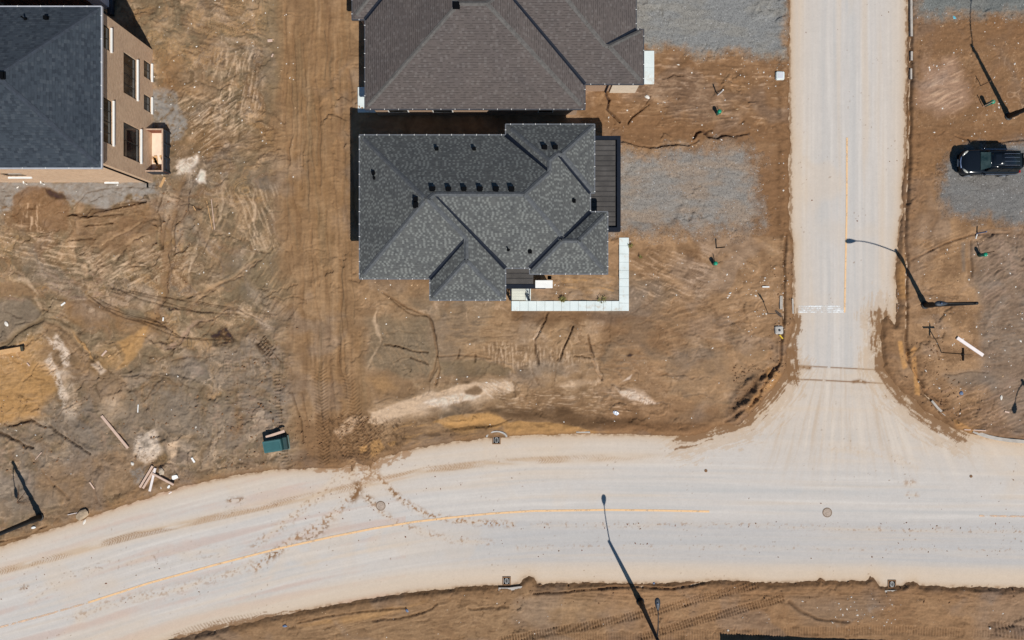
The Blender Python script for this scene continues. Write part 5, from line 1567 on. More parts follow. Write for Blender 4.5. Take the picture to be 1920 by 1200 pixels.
# ------------------------------------------------------------------ the brick house on the left
bh = thing('brick_house', 'two-storey tan brick house under a blue-grey hip roof at the left edge', 'house', (0, 0, 0))
HE3 = 7.1
R3 = Roof(HE3)
R3.block(-420, 190.5, 12, 315.5, .40)
R3.build(bh, M_SH_WEST, M_CAP_WEST)
XW = (288 - 960) / PPM; YS = (600 - 342.5) / PPM; YN = (600 - 95) / PPM; XWW = (-420 - 960) / PPM * 0.86 + .5
def wall_with(root, p, q, z0, z1, holes, mat, uvo=0.0):
    """vertical wall from p to q with rectangular openings (s0,s1,h0,h1) along it"""
    L = math.hypot(q[0] - p[0], q[1] - p[1])
    ss = sorted({0, L} | {v for h in holes for v in h[:2]}); zs = sorted({z0, z1} | {v for h in holes for v in h[2:]})
    b = MB()
    d = ((q[0] - p[0]) / L, (q[1] - p[1]) / L)
    n = (d[1], -d[0])
    for i in range(len(ss) - 1):
        for j in range(len(zs) - 1):
            cs, cz = (ss[i] + ss[i + 1]) / 2, (zs[j] + zs[j + 1]) / 2
            if any(h[0] < cs < h[1] and h[2] < cz < h[3] for h in holes):
                continue
            P = [(p[0] + d[0] * s, p[1] + d[1] * s, z) for s, z in ((ss[i], zs[j]), (ss[i + 1], zs[j]), (ss[i + 1], zs[j + 1]), (ss[i], zs[j + 1]))]
            b.poly(P, 0, [(s + uvo, z) for s, z in ((ss[i], zs[j]), (ss[i + 1], zs[j]), (ss[i + 1], zs[j + 1]), (ss[i], zs[j + 1]))])
    dep = 0.12
    for h in holes:                                                    # reveals
        c = [(h[0], h[2]), (h[1], h[2]), (h[1], h[3]), (h[0], h[3])]
        for i in range(4):
            s, e = c[i], c[(i + 1) % 4]
            o = lambda v, k: (p[0] + d[0] * v[0] - n[0] * k, p[1] + d[1] * v[0] - n[1] * k, v[1])
            b.poly([o(s, 0), o(e, 0), o(e, dep), o(s, dep)], 0, [(s[0], s[1]), (e[0], e[1]), (e[0], e[1] + dep), (s[0], s[1] + dep)])
    return b.build('wall', mat, root), d, n
east_holes = []
def hy(y): return y - YS                                               # along the east wall, from its south end
EW = [(15.75, 18.6, 2.3, 3.95, 4), (11.35, 13.75, 1.83, 3.95, 2), (11.75, 14.7, 5.25, 6.75, 4), (17.95, 19.5, 5.5, 6.75, 2), (17.8, 19.05, 0.35, 1.35, 2), (15.4, 16.55, 0.35, 1.35, 2)]
holes = [(hy(a), hy(b_), c, d) for a, b_, c, d, n in EW]
wall_with(bh, (XW, YS), (XW, YN), -0.3, HE3 - 0.12, holes, M_BRICK)
SWN = [(-36.2, -34.6, 2.1, 3.2, 2), (-30.35, -29.4, 0.30, 0.72, 1)]
wall_with(bh, (XWW, YS), (XW, YS), -0.3, HE3 - 0.12, [(a - XWW, b_ - XWW, c, d) for a, b_, c, d, n in SWN], M_BRICK, 0.4)
wall_with(bh, (XW, YN), (XWW, YN), -0.3, HE3 - 0.12, [], M_BRICK); wall_with(bh, (XWW, YN), (XWW, YS), -0.3, HE3 - 0.12, [], M_BRICK)
M_FRAME = plain('black_window_frame', (24, 26, 28), 0.5, 0, .2, 4)
def east_window(y0, y1, z0, z1, n):
    f = MB(); t = 0.06; x = XW - 0.10
    f.bx(x - 0.03, x + 0.03, y0, y1, z0, z0 + t); f.bx(x - 0.03, x + 0.03, y0, y1, z1 - t, z1)
    f.bx(x - 0.03, x + 0.03, y0, y0 + t, z0 + t, z1 - t); f.bx(x - 0.03, x + 0.03, y1 - t, y1, z0 + t, z1 - t)
    for k in range(1, n):
        yy = y0 + (y1 - y0) * k / n
        f.bx(x - 0.028, x + 0.028, yy - t / 2, yy + t / 2, z0 + t, z1 - t)
    w = f.build('window', M_FRAME, bh)
    g = MB()
    for k in range(n):
        g.bx(x - 0.008, x + 0.008, y0 + (y1 - y0) * k / n + t * .6, y0 + (y1 - y0) * (k + 1) / n - t * .6, z0 + t, z1 - t)
    g.build('pane', M_GLASS, w)
    s = MB(); s.bx(XW - 0.06, XW + 0.11, y0 - 0.05, y1 + 0.05, z0 - 0.12, z0 - 0.002); s.build('sill', M_WHITE, w, 0.006)
    bl = MB(); bl.bx(x - 0.40, x - 0.36, y0, y1, z0 + (z1 - z0) * .1, z1)
    bl.build('blind', plain('beige_blind', (150, 140, 120), .9, 0, .3, 2), w)
for a in EW:
    east_window(*a)
for x0, x1, z0, z1, n in SWN:
    f = MB(); y = YS + 0.10; t = 0.06
    f.bx(x0, x1, y - .03, y + .03, z0, z0 + t); f.bx(x0, x1, y - .03, y + .03, z1 - t, z1); f.bx(x0, x0 + t, y - .03, y + .03, z0 + t, z1 - t); f.bx(x1 - t, x1, y - .03, y + .03, z0 + t, z1 - t)
    w = f.build('window', M_FRAME, bh)
    g = MB(); g.bx(x0 + t, x1 - t, y - .008, y + .008, z0 + t, z1 - t); g.build('pane', M_GLASS, w)
    s = MB(); s.bx(x0 - .05, x1 + .05, YS - 0.12, YS + 0.06, z0 - .1, z0 - .002); s.build('sill', M_WHITE, w)
R3.gutter(bh, [[(190.5, 12), (190.5, 315.5)], [(190.5, 315.5), (-420, 315.5)], [(-420, 12), (190.5, 12)]], M_PALEG, M_BRACK, 1.5, 0.075)
k3_ = (1 - HE3 / HC) / PPM
sf = MB(); sf.bx((-420 - 960) * k3_ + .04, (190.5 - 960) * k3_ - .04, (600 - 315.5) * k3_ + .04, (600 - 12) * k3_ - .04, HE3 - 0.14, HE3 - 0.11); sf.build('soffit', M_DKBRN, bh)
dsp = MB(); dsp.bx(XW - 0.42, XW - 0.33, YS - 0.10, YS - 0.012, 0.1, HE3 - 0.15); dsp.bx(XW - .42, XW - .33, YS - .4, YS - .1, 0.1, 0.2); dsp.build('downspout', M_BLACK, bh)
for xx in (53, 85):
    pv = MB(); x = (xx - 960) / PPM; pv.tube([(x, YS + 0.02, 0.5), (x, YS - .12, 0.5), (x, YS - .14, 0.12)], 0.05, 8); pv.build('vent_pipe', M_WHITE, bh)
lv = MB(); lv.bx(XW + .002, XW + .03, YS + .62, YS + .78, 0.80, .88); lv.bx(XW + .002, XW + .03, YS + .62, YS + .78, 0.93, 1.0); lv.build('wall_vent', M_BLACK, bh)
vent(bh, R3.px(3, 142), 0.42); vent(bh, R3.px(88, 35), 0.25, 0, .14); pipe_vent(bh, R3.px(48, 36)); pipe_vent(bh, R3.px(4, 7) if R3.h(*W(4, 20, 7.5)) else R3.px(4, 30))

# neighbour to the north of the brick house, mostly above the frame
nb = thing('brown_house', 'dark brown sided house behind the brick house, in shade at the top left corner', 'house', (0, 0, 0))
R5 = Roof(6.6); k5 = (1 - 6.6 / HC) / PPM
xe = -29.9; ysn = 23.2
R5.block(960 + (xe - 12) / k5, 960 + (xe + .4) / k5, 600 - 34.0 / k5, 600 - (ysn - .4) / k5, .4)
R5.build(nb, M_SH_NORTH, M_CAP_NORTH); R5.walls(nb, M_DKBRN, 0.4)
tr = MB(); tr.bx(xe - 0.9, xe + 0.03, ysn - .03, ysn + .005, 0, 6.4); tr.bx(xe - .005, xe + .03, ysn + .006, ysn + .5, 0, 6.4); tr.build('corner_trim', plain('blue_white_trim', (200, 205, 215), .6, 0, .1, 3), nb)
bt = MB()
for q in range(10):
    bt.bx(xe - 1.4 - q * 1.1, xe - 1.34 - q * 1.1, ysn - .03, ysn, 0, 6.4)
bt.build('wall_batten', plain('black_brown_batten', (50, 36, 32), .8), nb)
pip = MB(); a = G(213, 32); pip.tube([(a[0], a[1], 0.35), (a[0], a[1] + 3.0, 0.35)], 0.24, 16)
tag(pip.build('drain_pipe', M_STEELB, None, 0, True), 'fat dark pipe lying in shade beside the brown house', 'pipe')
lb = MB(); lb.bar((*W(197, 12), 0.35), (*W(209, 27), 0.3), 0.35, 0.04)
tag(lb.build('board', M_WOOD2), 'orange wooden board in shade beside the fat dark pipe', 'board')

# house below the frame whose shadow falls on the soil at the bottom edge
so = thing('house', 'house below the bottom edge whose black shadow falls on the tracked soil', 'house', (0, 0, 0))
R4 = Roof(3.0); k4 = (1 - 3.0 / HC) / PPM
R4.block(960 + 17.6 / k4, 960 + 32.4 / k4, 600 + 25.55 / k4, 600 + 40.0 / k4, .45)
R4.build(so, M_SH_MID, M_CAP_MID, M_NAVY); R4.walls(so, M_SIDING, 0.4)
so.rotation_euler = (0, 0, math.radians(-2.1)); so.location = (0, 0.62, 0)

# ------------------------------------------------------------------ street lamps
def lamp(base, hp, arm_dir, arm_len, hh, label, rp=0.17):
    root = thing('street_lamp', label, 'street lamp', base, 0, 'black street lamps')
    b = MB(); b.lathe((0, 0, -0.2), [(rp * 1.25, 0), (rp * 1.25, 1.1), (rp, 1.25), (rp * 0.62, hp + 0.2)], 12); b.build('pole', M_POLE, root, 0, True)
    b = MB(); b.lathe((0, 0, -0.05), [(0.30, 0), (0.30, 0.12), (0.22, 0.16)], 12); b.build('base_collar', M_POLE, root)
    d = Vector((arm_dir[0], arm_dir[1], 0)).normalized()
    hd = hh - (hp - 0.25)
    pts = []
    for k in range(9):
        t = k / 8.0
        pts.append(d * (arm_len - 0.3) * t + Vector((0, 0, hp - 0.25 + hd * math.sin(t * PI / 2))))
    b = MB(); b.tube(pts, [0.045 - 0.012 * k / 8 for k in range(9)], 8); b.build('arm', M_POLE, root, 0, True)
    b = MB()
    e = pts[-1]
    prof = [(0.0, 0.04), (0.12, 0.07), (0.3, 0.14), (0.52, 0.18), (0.72, 0.17), (0.84, 0.11), (0.88, 0.03)]
    b.tube([e + d * (t - 0.1) for t, r in prof], [r for t, r in prof], 12, sy=0.45)
    hd_ = b.build('lamp_head', M_STEELB, root, 0, True)
    b = MB(); b.tube([e + d * t - Vector((0, 0, 0.06)) for t in (0.3, 0.45, 0.6, 0.7)], [0.06, 0.12, 0.12, 0.05], 10, sy=0.35); b.build('lens', M_LENS, hd_, 0, True)
    b = MB(); b.lathe(tuple(e + d * 0.42 + Vector((0, 0, 0.06))), [(0.05, 0), (0.05, 0.08), (0.03, 0.1)], 10); b.build('photocell', M_BLUEP, hd_)
    return root
lamp(G(1733, 572), 5.7, (-1, -0.015), 2.95, 6.7, 'black street lamp above the long white plank, its arm reaching over the side street')
lamp(G(1200, 1127), 6.2, (-0.06, 1), 2.6, 6.8, 'black street lamp south of the main road near the digger tread marks')
lamp(G(78, 968), 5.6, (0.2, -1), 2.9, 6.5, 'black street lamp at the left edge with its arm shadow folded back along the pole', 0.19)
lamp(G(1889, 219), 7.5, (0.06, 1), 3.2, 8.2, 'tallest black street lamp shadow, pole at the right edge above the parked car', 0.17)
lamp((40.3, -8.6, 0.05), 5.8, (-0.1, -1), 2.6, 6.6, 'street lamp beyond the right edge, seen by its lamp shadow on the grey soil')

# ------------------------------------------------------------------ signs
sg = thing('street_name_sign', 'black street name post with crossed blades beside the long white plank', 'street sign', G(1764, 661))
b = MB(); b.tube([(0, 0, -0.2), (0.0, 0.02, 2.55)], 0.035, 8); b.build('post', M_POLE, sg)
b = MB(); b.bx(-0.01, 0.01, -0.46, 0.46, 2.30, 2.54); b.bx(-0.045, 0.045, -0.12, 0.12, 2.29, 2.33); b.build('sign_blade', M_POLE, sg)
b = MB(); b.bx(-0.44, 0.44, -0.005, 0.005, 2.56, 2.78); b.bx(-0.04, 0.04, -0.03, 0.03, 2.541, 2.56); b.build('sign_blade', M_POLE, sg)
ts = thing('traffic_sign', 'thin leaning traffic sign by the side street above the concrete utility box', 'traffic sign', G(1439, 588))
b = MB(); b.bar((0, 0, -0.2), (0.16, 0.0, 2.1), 0.05, 0.03); b.build('post', plain('galvanised_steel', (130, 132, 134), .45, .5, .2, 6), ts)
b = MB()
dv = Vector((0.42, -0.5, 0)).normalized(); nv = Vector((dv.y, -dv.x, 0))
pts = []
for k in range(8):
    a = PI / 8 + k * PI / 4
    pts.append(Vector((0.14, 0, 1.75)) + dv * (0.36 * math.cos(a)) + Vector((0, 0, 0.36 * math.sin(a))))
b.add([p + nv * 0.03 for p in pts] + [p + nv * 0.036 for p in pts], [tuple(range(8)), tuple(range(15, 7, -1))] + [(k, (k + 1) % 8, 8 + (k + 1) % 8, 8 + k) for k in range(8)])
b.build('sign_panel', plain('grey_sign_metal', (120, 118, 116), .5, .3, .15, 4), ts)

# ------------------------------------------------------------------ service pedestals and stakes
def pedestal(px, py, hgt, label, lean=(0, 0)):
    root = thing('service_pedestal', label, 'utility pedestal', G(px, py), 0, 'green service pedestals in the front yards')
    b = MB(); b.tube([(0, 0, -0.1), (lean[0], lean[1], hgt)], 0.13, 14); b.build('tube', plain('dark_green_plastic', (40, 100, 92), .5, 0, .2, 5), root, 0, True)
    b = MB(); b.lathe((lean[0], lean[1], hgt - 0.03), [(0.155, 0), (0.155, 0.1), (0.13, 0.15), (0.05, 0.17)], 16); b.build('cap', M_GRN, root, 0, True)
    return root
pedestal(1344, 214, 0.5, 'green service pedestal south of the white pipe, on the yard of the upper house')
pedestal(1337.5, 495, 0.45, 'green service pedestal on the brown yard beside the concrete path')
pedestal(1846, 198, 0.75, 'green service pedestal under the tall lamp shadow above the parked car')
pedestal(1834, 479, 0.6, 'green service pedestal on the grey soil below the parked car')
def stake(px, py, top, w, m, label, cat='stake', name='stake', group='survey stakes by the service pedestals', shape='bar'):
    b = MB()
    if shape == 'bar':
        b.bar((0, 0, -0.15), top, w, w * 0.6)
    else:
        b.tube([(0, 0, -0.15), top], w, 10)
    o = b.build(name, m); o.location = G(px, py)
    return tag(o, label, cat, group)
M_DKW = plain('weathered_stake_wood', (120, 90, 66), .8, 0, .3, 8)
stake(1344, 179.5, (0.10, 0.02, 1.05), 0.05, M_WHITE, 'white upright pipe in the brown yard above a green pedestal', 'pipe', 'service_pipe', None, 'tube')
stake(1341, 465, (0.35, -0.05, 1.05), 0.045, M_POLE, 'black leaning pipe beside the gravel driveway of the bungalow', 'pipe', 'service_pipe', None, 'tube')
stake(1340, 497, (0.18, 0.2, 0.95), 0.05, M_DKW, 'wooden stake beside the green pedestal east of the concrete path')
stake(1350, 216, (0.02, 0.12, 0.75), 0.04, M_WOOD2, 'short orange stake right of the green pedestal south of the white pipe')
stake(1837, 162, (0.0, 0.0, 1.05), 0.05, M_DKW, 'thin brown stake left of the tall lamp shadow, without a pedestal')
stake(1841, 201, (0.0, 0.05, 1.2), 0.05, M_WOOD, 'thin wooden stake touching the green pedestal under the tall lamp shadow')
stake(1836, 477, (0.2, 0.1, 1.2), 0.05, M_DKW, 'wooden stake behind the green pedestal below the parked car')
stake(1829, 438, (0.3, 0.05, 0.7), 0.05, M_BLUEP, 'blue-grey leaning pipe at the lower edge of the car driveway', 'pipe', 'service_pipe', None, 'tube')
b = MB(); b.tube([(0, 0, 0.05), (-0.1, -0.32, 0.05)], 0.05, 8); o = b.build('pipe_offcut', M_WHITE); o.location = G(1830, 440)
tag(o, 'short white pipe offcut at the foot of the blue-grey leaning pipe', 'pipe')

# ------------------------------------------------------------------ covers, basins, boxes on the road
def manhole(px, py, r, label, name='manhole_cover'):
    root = thing(name, label, 'manhole cover', (*W(px, py), 0.006), 0, 'iron covers in the road')
    b = MB(); b.lathe((0, 0, 0), [(r, 0), (r, 0.014), (r * .86, 0.016), (r * .86, 0.004)], 28); b.build('frame', M_IRON, root)
    b = MB(); b.lathe((0, 0, 0.004), [(r * .83, 0), (r * .83, 0.010)], 28)
    for q in range(-2, 3):
        b.bx(-r * .6, r * .6, q * r * .26 - .015, q * r * .26 + .015, 0.0141, 0.02)
    b.build('lid', M_MUD if r < .3 else plain('dusty_iron', (176, 158, 142), .85, 0, .3, 9), root)
manhole(714, 948.5, 0.36, 'round manhole cover left of the yellow line near the muddy truck exit')
manhole(1551, 961, 0.36, 'round brown manhole cover below the mouth of the side street')
manhole(1323.5, 882.5, 0.12, 'small valve cover in the main road left of the side street mouth', 'valve_cover')
manhole(1820.5, 893, 0.11, 'small valve cover in the main road towards the right edge', 'valve_cover')

def basin(px, py, rot, label, sx=0.62, sy=0.62, hood=True):
    root = thing('catch_basin', label, 'storm drain', (*W(px, py), 0.0), rot, 'catch basins at the road edges')
    b = MB(); t = 0.07
    b.bx(-sx / 2, sx / 2, -sy / 2, -sy / 2 + t, 0, 0.05); b.bx(-sx / 2, sx / 2, sy / 2 - t, sy / 2, 0, 0.05)
    b.bx(-sx / 2, -sx / 2 + t, -sy / 2 + t, sy / 2 - t, 0, 0.05); b.bx(sx / 2 - t, sx / 2, -sy / 2 + t, sy / 2 - t, 0, 0.05)
    b.build('frame', M_MUD, root)
    b = MB(); b.bx(-sx / 2 + t + .003, sx / 2 - t - .003, -sy / 2 + t + .003, sy / 2 - t - .003, 0.006, 0.015); b.build('sump', M_BLACK, root)
    b = MB()
    for sg_ in (-1, 1):                                                # bowed bars of the grate
        for r in (0.06, 0.14):
            pts = [(sg_ * (r * math.cos(t_)), sy * 0.34 * math.sin(t_), 0.035) for t_ in [(-1 + k / 4.0) * PI / 2 for k in range(9)]]
            b.tube(pts, 0.018, 6)
        b.bx(sg_ * .235 - .012, sg_ * .235 + .012, -sy * .34, sy * .34, 0.016, 0.04)
    b.build('grate', M_IRON2, root)
    if hood:
        b = MB()
        pts = [(0.75 * math.cos(t_), sy / 2 - 0.05 + 0.42 * math.sin(t_), 0.17) for t_ in [PI * k / 10 for k in range(11)]]
        b.tube(pts, [0.085] * 11, 6); b.build('kerb_hood', M_CONC2, root)
basin(931, 825, 0, 'catch basin with a pale arched kerb hood on the north edge of the main road')
basin(950, 1089, PI, 'catch basin on the south edge of the main road beside a half-round mud lump', hood=False)
basin(1688, 550.5, PI / 2, 'upper of the twin grates on the east side of the side street', 0.62, 0.60, False)
basin(1688, 577.5, PI / 2, 'lower of the twin grates on the east side of the side street', 0.62, 0.60, False)
basin(1478, 551.5, -PI / 2, 'muddy catch basin on the west side of the side street by the stop line', 0.5, 0.55, False)
basin(1672, 1095, PI, 'mud-filled catch basin on the south edge of the main road towards the right', 0.6, 0.6, False)
# visible bits of kerb
M_KERB = plain('kerb_concrete', (180, 171, 160), .88, 0, .2, 3, .2)
def kerb(pts, w=0.22, h=0.14, name='kerb'):
    b = MB(); P = [Vector((*W(*p), 0)) for p in pts]; L = []
    for i, p in enumerate(P):
        d = (P[min(i + 1, len(P) - 1)] - P[max(i - 1, 0)]).normalized(); n = Vector((-d.y, d.x, 0)) * w / 2
        L.append((p + n, p - n))
    for i in range(len(L) - 1):
        a, c = L[i]; e, g_ = L[i + 1]
        up = Vector((0, 0, h)); dn_ = Vector((0, 0, -.2))
        b.poly([c + up, g_ + up, e + up, a + up]); b.poly([a + dn_, a + up, e + up, e + dn_]); b.poly([c + dn_, g_ + dn_, g_ + up, c + up])
    return struct(b.build(name, M_KERB))
kerb([(1822, 807), (1835, 813), (1850, 818), (1868, 822), (1890, 825), (1925, 828), (2010, 831)], 0.26, 0.20)
kerb([(1745, 751), (1755, 763), (1765, 773), (1774, 780)], 0.16, 0.15)
kerb([(1706.5, -80), (1706.5, 30), (1707, 70)], 0.16, 0.19)
kerb([(1707, 98), (1707, 115)], 0.14, 0.19); kerb([(1706, 130), (1706, 150)], 0.12, 0.19)
kerb([(935, 1103), (955, 1103), (980, 1100)], 0.22, 0.17); kerb([(1657, 1108), (1682, 1107)], 0.2, 0.17)
kerb([(1080, 810), (1106, 810)], 0.12, 0.16); kerb([(1485, 560), (1486, 588)], 0.12, 0.13); kerb([(1463, 555), (1463, 580)], .2, .20)

# utility boxes
def ubox(px, py, s, m, lid, label, name='utility_box'):
    root = thing(name, label, 'utility box', G(px, py), random.uniform(-.06, .06), 'concrete utility boxes by the side street')
    b = MB(); b.box((0, 0, 0.02), (s, s, 0.24)); b.build('collar', m, root, 0.05, False, 0, 2)
    b = MB(); b.box((0, 0, 0.142), (s * .62, s * .7, 0.02)); b.build('lid', lid, root, 0.006)
    if lid is M_CONC2:
        b = MB(); b.lathe((0, 0, 0.15), [(0.09, 0), (0.09, 0.03), (0.05, 0.03)], 12); b.build('cap', M_STEELB, root)
ubox(1460.5, 144, 0.62, M_CONC, plain('grey_lid', (206, 206, 210), .7, 0, .1, 4), 'pale square utility box beside the upper gravel driveway')
ubox(1458.5, 619, 0.60, M_CONC2, M_CONC2, 'weathered concrete utility box with a small dark cap, beside the stop line')
b = MB(); b.bar((-0.12, 0.14, 0.1), (0.12, -0.14, 0.12), 0.09, 0.05); b.bar((0, 0, -0.1), (0.0, 0.02, 0.12), 0.03, 0.03)
o = b.build('marker_flag', M_YTAG); o.location = G(1461.5, 631.5); tag(o, 'yellow plastic marker below the weathered concrete utility box', 'marker')

# ------------------------------------------------------------------ skip bin and transformer
sk = thing('skip_bin', 'open rusty steel skip bin beside the tan brick wall', 'skip bin', (*W(302, 288.5), 0.12), 0.0)
L_, B_, H_ = 3.05, 1.36, 0.98
b = MB()
for sx in (-1, 1):
    b.bx(sx * B_ / 2 - .03, sx * B_ / 2 + .03, -L_ / 2, L_ / 2, 0, H_)
for sy in (-1, 1):
    b.bx(-B_ / 2 + .031, B_ / 2 - .031, sy * L_ / 2 - .03, sy * L_ / 2 + .03, 0, H_ - .003)
b.build('body', M_RUST, sk)
b = MB(); b.bx(-B_ / 2 + .031, B_ / 2 - .031, -L_ / 2 + .031, L_ / 2 - .031, 0.02, 0.10); b.build('floor', plain('dusty_skip_floor', (236, 214, 190), .85, 0, .18, 1.2), sk)
b = MB()
b.bx(B_ / 2 + .031, B_ / 2 + .06, -L_ / 2, L_ / 2, 0.02, H_ - .02)
for k in range(4):
    y = -L_ / 2 + 0.05 + k * (L_ - .1) / 3
    b.bx(B_ / 2 + .061, B_ / 2 + .13, y - .05, y + .05, 0.02, H_ - .06)
b.bx(B_ / 2 + .061, B_ / 2 + .10, -L_ / 2, L_ / 2, H_ * .45, H_ * .55)
b.build('side_rib', M_STEELB, sk)
b = MB(); e = 0.05
b.bx(-B_ / 2 - e, -B_ / 2 + e, -L_ / 2 - e, L_ / 2 + e, H_ + .001, H_ + .05); b.bx(B_ / 2 - e, B_ / 2 + e, -L_ / 2 - e, L_ / 2 + e, H_ + .001, H_ + .05)
b.bx(-B_ / 2 + e, B_ / 2 - e, -L_ / 2 - e, -L_ / 2 + e, H_ + .001, H_ + .047); b.bx(-B_ / 2 + e, B_ / 2 - e, L_ / 2 - e, L_ / 2 + e, H_ + .001, H_ + .047)
b.build('rim', plain('pale_worn_rim', (190, 160, 136), .8, 0, .35, 5), sk)
b = MB(); b.bx(-B_ / 2, B_ / 2, -L_ / 2 - .06, -L_ / 2 - .031, 0.02, H_ - .05); b.build('end_plate', M_STEELB, sk)
rb = MB(); rnd = random.Random(3)
for k in range(16):
    rb.box((rnd.uniform(-.4, .5), rnd.uniform(-1.3, -.3), 0.13), (rnd.uniform(.1, .5), rnd.uniform(.05, .25), 0.05), rnd.uniform(0, 3))
o = rb.build('rubble', M_WOOD2); o.location = (*W(302, 288.5), 0.12); tag(o, 'broken wood scraps inside the rusty skip bin', 'wood scraps')

tf = thing('transformer', 'teal green transformer cabinet on bare soil left of the truck track', 'transformer', (*W(520, 833), gz(520, 833)), math.radians(9))
b = MB()
x0, x1, y0, y1 = -0.74, 0.60, -0.42, 0.48
b.add([(x0, y0, 0.05), (x1, y0, 0.05), (x1, y1, 0.05), (x0, y1, 0.05), (x0, y0, 0.70), (x1, y0, 0.70), (x1, y1, 0.82), (x0, y1, 0.82)],
      [(3, 2, 1, 0), (4, 5, 6, 7), (0, 1, 5, 4), (1, 2, 6, 5), (2, 3, 7, 6), (3, 0, 4, 7)])
b.build('cabinet', M_TEAL, tf, 0.03, False, 0, 2)
b = MB(); b.bx(0.62, 0.92, y0, y1 + .02, 0.05, 0.42); b.build('side_compartment', plain('dark_teal_paint', (38, 66, 66), .6, 0, .25, 3), tf, 0.02)
b = MB(); b.bx(x0 + .1, x1 - .1, y0 + .1, y1 - .12, 0.72, 0.80); o = b.build('lid_panel', M_TEAL, tf, .02)
b = MB(); b.bx(x0 - .06, 0.98, y0 - .06, y1 + .08, -0.1, 0.05); b.build('base_pad', plain('greenish_pad', (104, 120, 112), .8, 0, .25, 4), tf)

# ------------------------------------------------------------------ lumber and other loose things
def plank(px0, py0, px1, py1, w, t, m, label, z=0.0, name='plank', cat='plank', group=None):
    a = G(px0, py0); c = G(px1, py1)
    b = MB()
    mx = Vector(((a[0] + c[0]) / 2, (a[1] + c[1]) / 2, max(a[2], c[2]) + t / 2 + z + 0.01))
    va = Vector((a[0], a[1], a[2] + t / 2 + z + .02)) - mx; vb = Vector((c[0], c[1], c[2] + t / 2 + z + .02)) - mx
    b.bar(va, vb, w, t)
    o = b.build(name, m, None, min(0.008, t * .2)); o.location = mx
    return tag(o, label, cat, group)
plank(1790, 633, 1840, 666, 0.24, 0.10, M_WOODW, 'long white plank on the soil beside the street name post')
plank(193, 779, 243, 839, 0.20, 0.10, M_WOOD, 'long pale plank lying alone on grey soil in the lower left')
plank(290, 872, 266, 912, 0.15, 0.09, M_WOOD, 'leftmost pale plank of the fan-shaped lumber pile', 0.02, group='planks in the fan-shaped lumber pile')
plank(294.5, 876, 271.5, 914, 0.15, 0.09, M_WOOD, 'second pale plank in the pile, parallel to the leftmost', 0.0, group='planks in the fan-shaped lumber pile')
plank(295, 876, 285, 919, 0.16, 0.09, M_WOODW, 'steepest whitish plank in the lumber pile, second from the right', 0.03, group='planks in the fan-shaped lumber pile')
plank(291, 886, 331, 906, 0.15, 0.09, M_WOOD, 'plank lying across the pile towards the white board pieces', 0.13, group='planks in the fan-shaped lumber pile')
plank(303, 352, 311, 333, 0.18, 0.05, M_WOOD2, 'orange plank at the corner of the brick house below the skip bin')
plank(398, 374, 404, 431, 0.05, 0.04, M_WOOD, 'long thin stick on olive soil, right one of a crossing pair', name='stick', cat='stick')
plank(389, 377, 400, 430, 0.05, 0.04, M_WOOD2, 'long thin stick on olive soil, left one of a crossing pair', name='stick', cat='stick')
plank(504, 817, 538, 806, 0.19, 0.07, M_WOOD, 'pale plank resting behind the teal green transformer', 0.42)
plank(369, 395, 364, 387, 0.08, 0.04, M_WOOD2, 'short stick left of the crossing pair of sticks', name='stick', cat='stick')
plank(-12, 664, 44, 654, 0.36, 0.12, M_WOOD2, 'thick ochre beam at the left edge on the ochre bank', 0.1, name='beam', cat='beam')
plank(44.4, 653.9, 49, 653, 0.36, 0.12, plain('dark_beam_end', (70, 66, 50), .8), 'dark block against the end of the ochre beam', 0.1, name='block', cat='block')
for i, (x0, y0, x1, y1, w, m, lab) in enumerate([(194, 667, 203, 657, .13, M_WOOD, 'pale offcut pair, longer piece on olive silt'), (206, 669, 211, 665, .1, M_WOOD2, 'small offcut right of the longer pale offcut'),
        (308, 595, 307, 602, .1, M_WHITE, 'tiny white upright offcut amid the curved wheel lines'), (118, 573, 125, 567, .12, M_WHITE, 'white offcut left of the curved wheel lines'),
        (53, 680, 58, 686, .1, M_WOOD, 'pale offcut below the dark block of the beam'), (260, 773, 261, 758, .07, M_WHITE, 'thin white strip standing north to south on grey soil'),
        (1428, 538, 1441, 538, .10, M_WHITE, 'white strip by the traffic sign'), (171, 903, 178, 916, .1, M_WOOD, 'pale strip right of the left street lamp shadow'),
        (315, 927, 322, 922, .08, M_WOODW, 'small pale strip below the lumber pile'), (1806, 805, 1843, 806, .09, M_WOOD, 'pale strip beside the white kerb on the right') ,
        (362, 857, 367, 866, .14, M_WHITE, 'white scrap right of the lumber pile'), (68, 861, 81, 847, .05, M_WOOD, 'thin red-tipped stick near the left street lamp'),
        (1881, 771, 1890, 773, .12, M_WOOD, 'pale scrap below the lamp shadow at the right edge'), (512, 77, 503, 78, .2, M_WOOD, 'broken pale board on the truck track near the top'),
        (511, 109, 514, 103, .1, M_WOOD, 'small pale strip on the truck track below the broken board')]):
    plank(x0, y0, x1, y1, w, 0.04, m, lab, name='offcut', cat='offcut')
plank(132, 963, 150, 959, 0.04, .03, M_WOODW, 'thin stick poking out of the pale boulder by the road', name='stick', cat='stick')

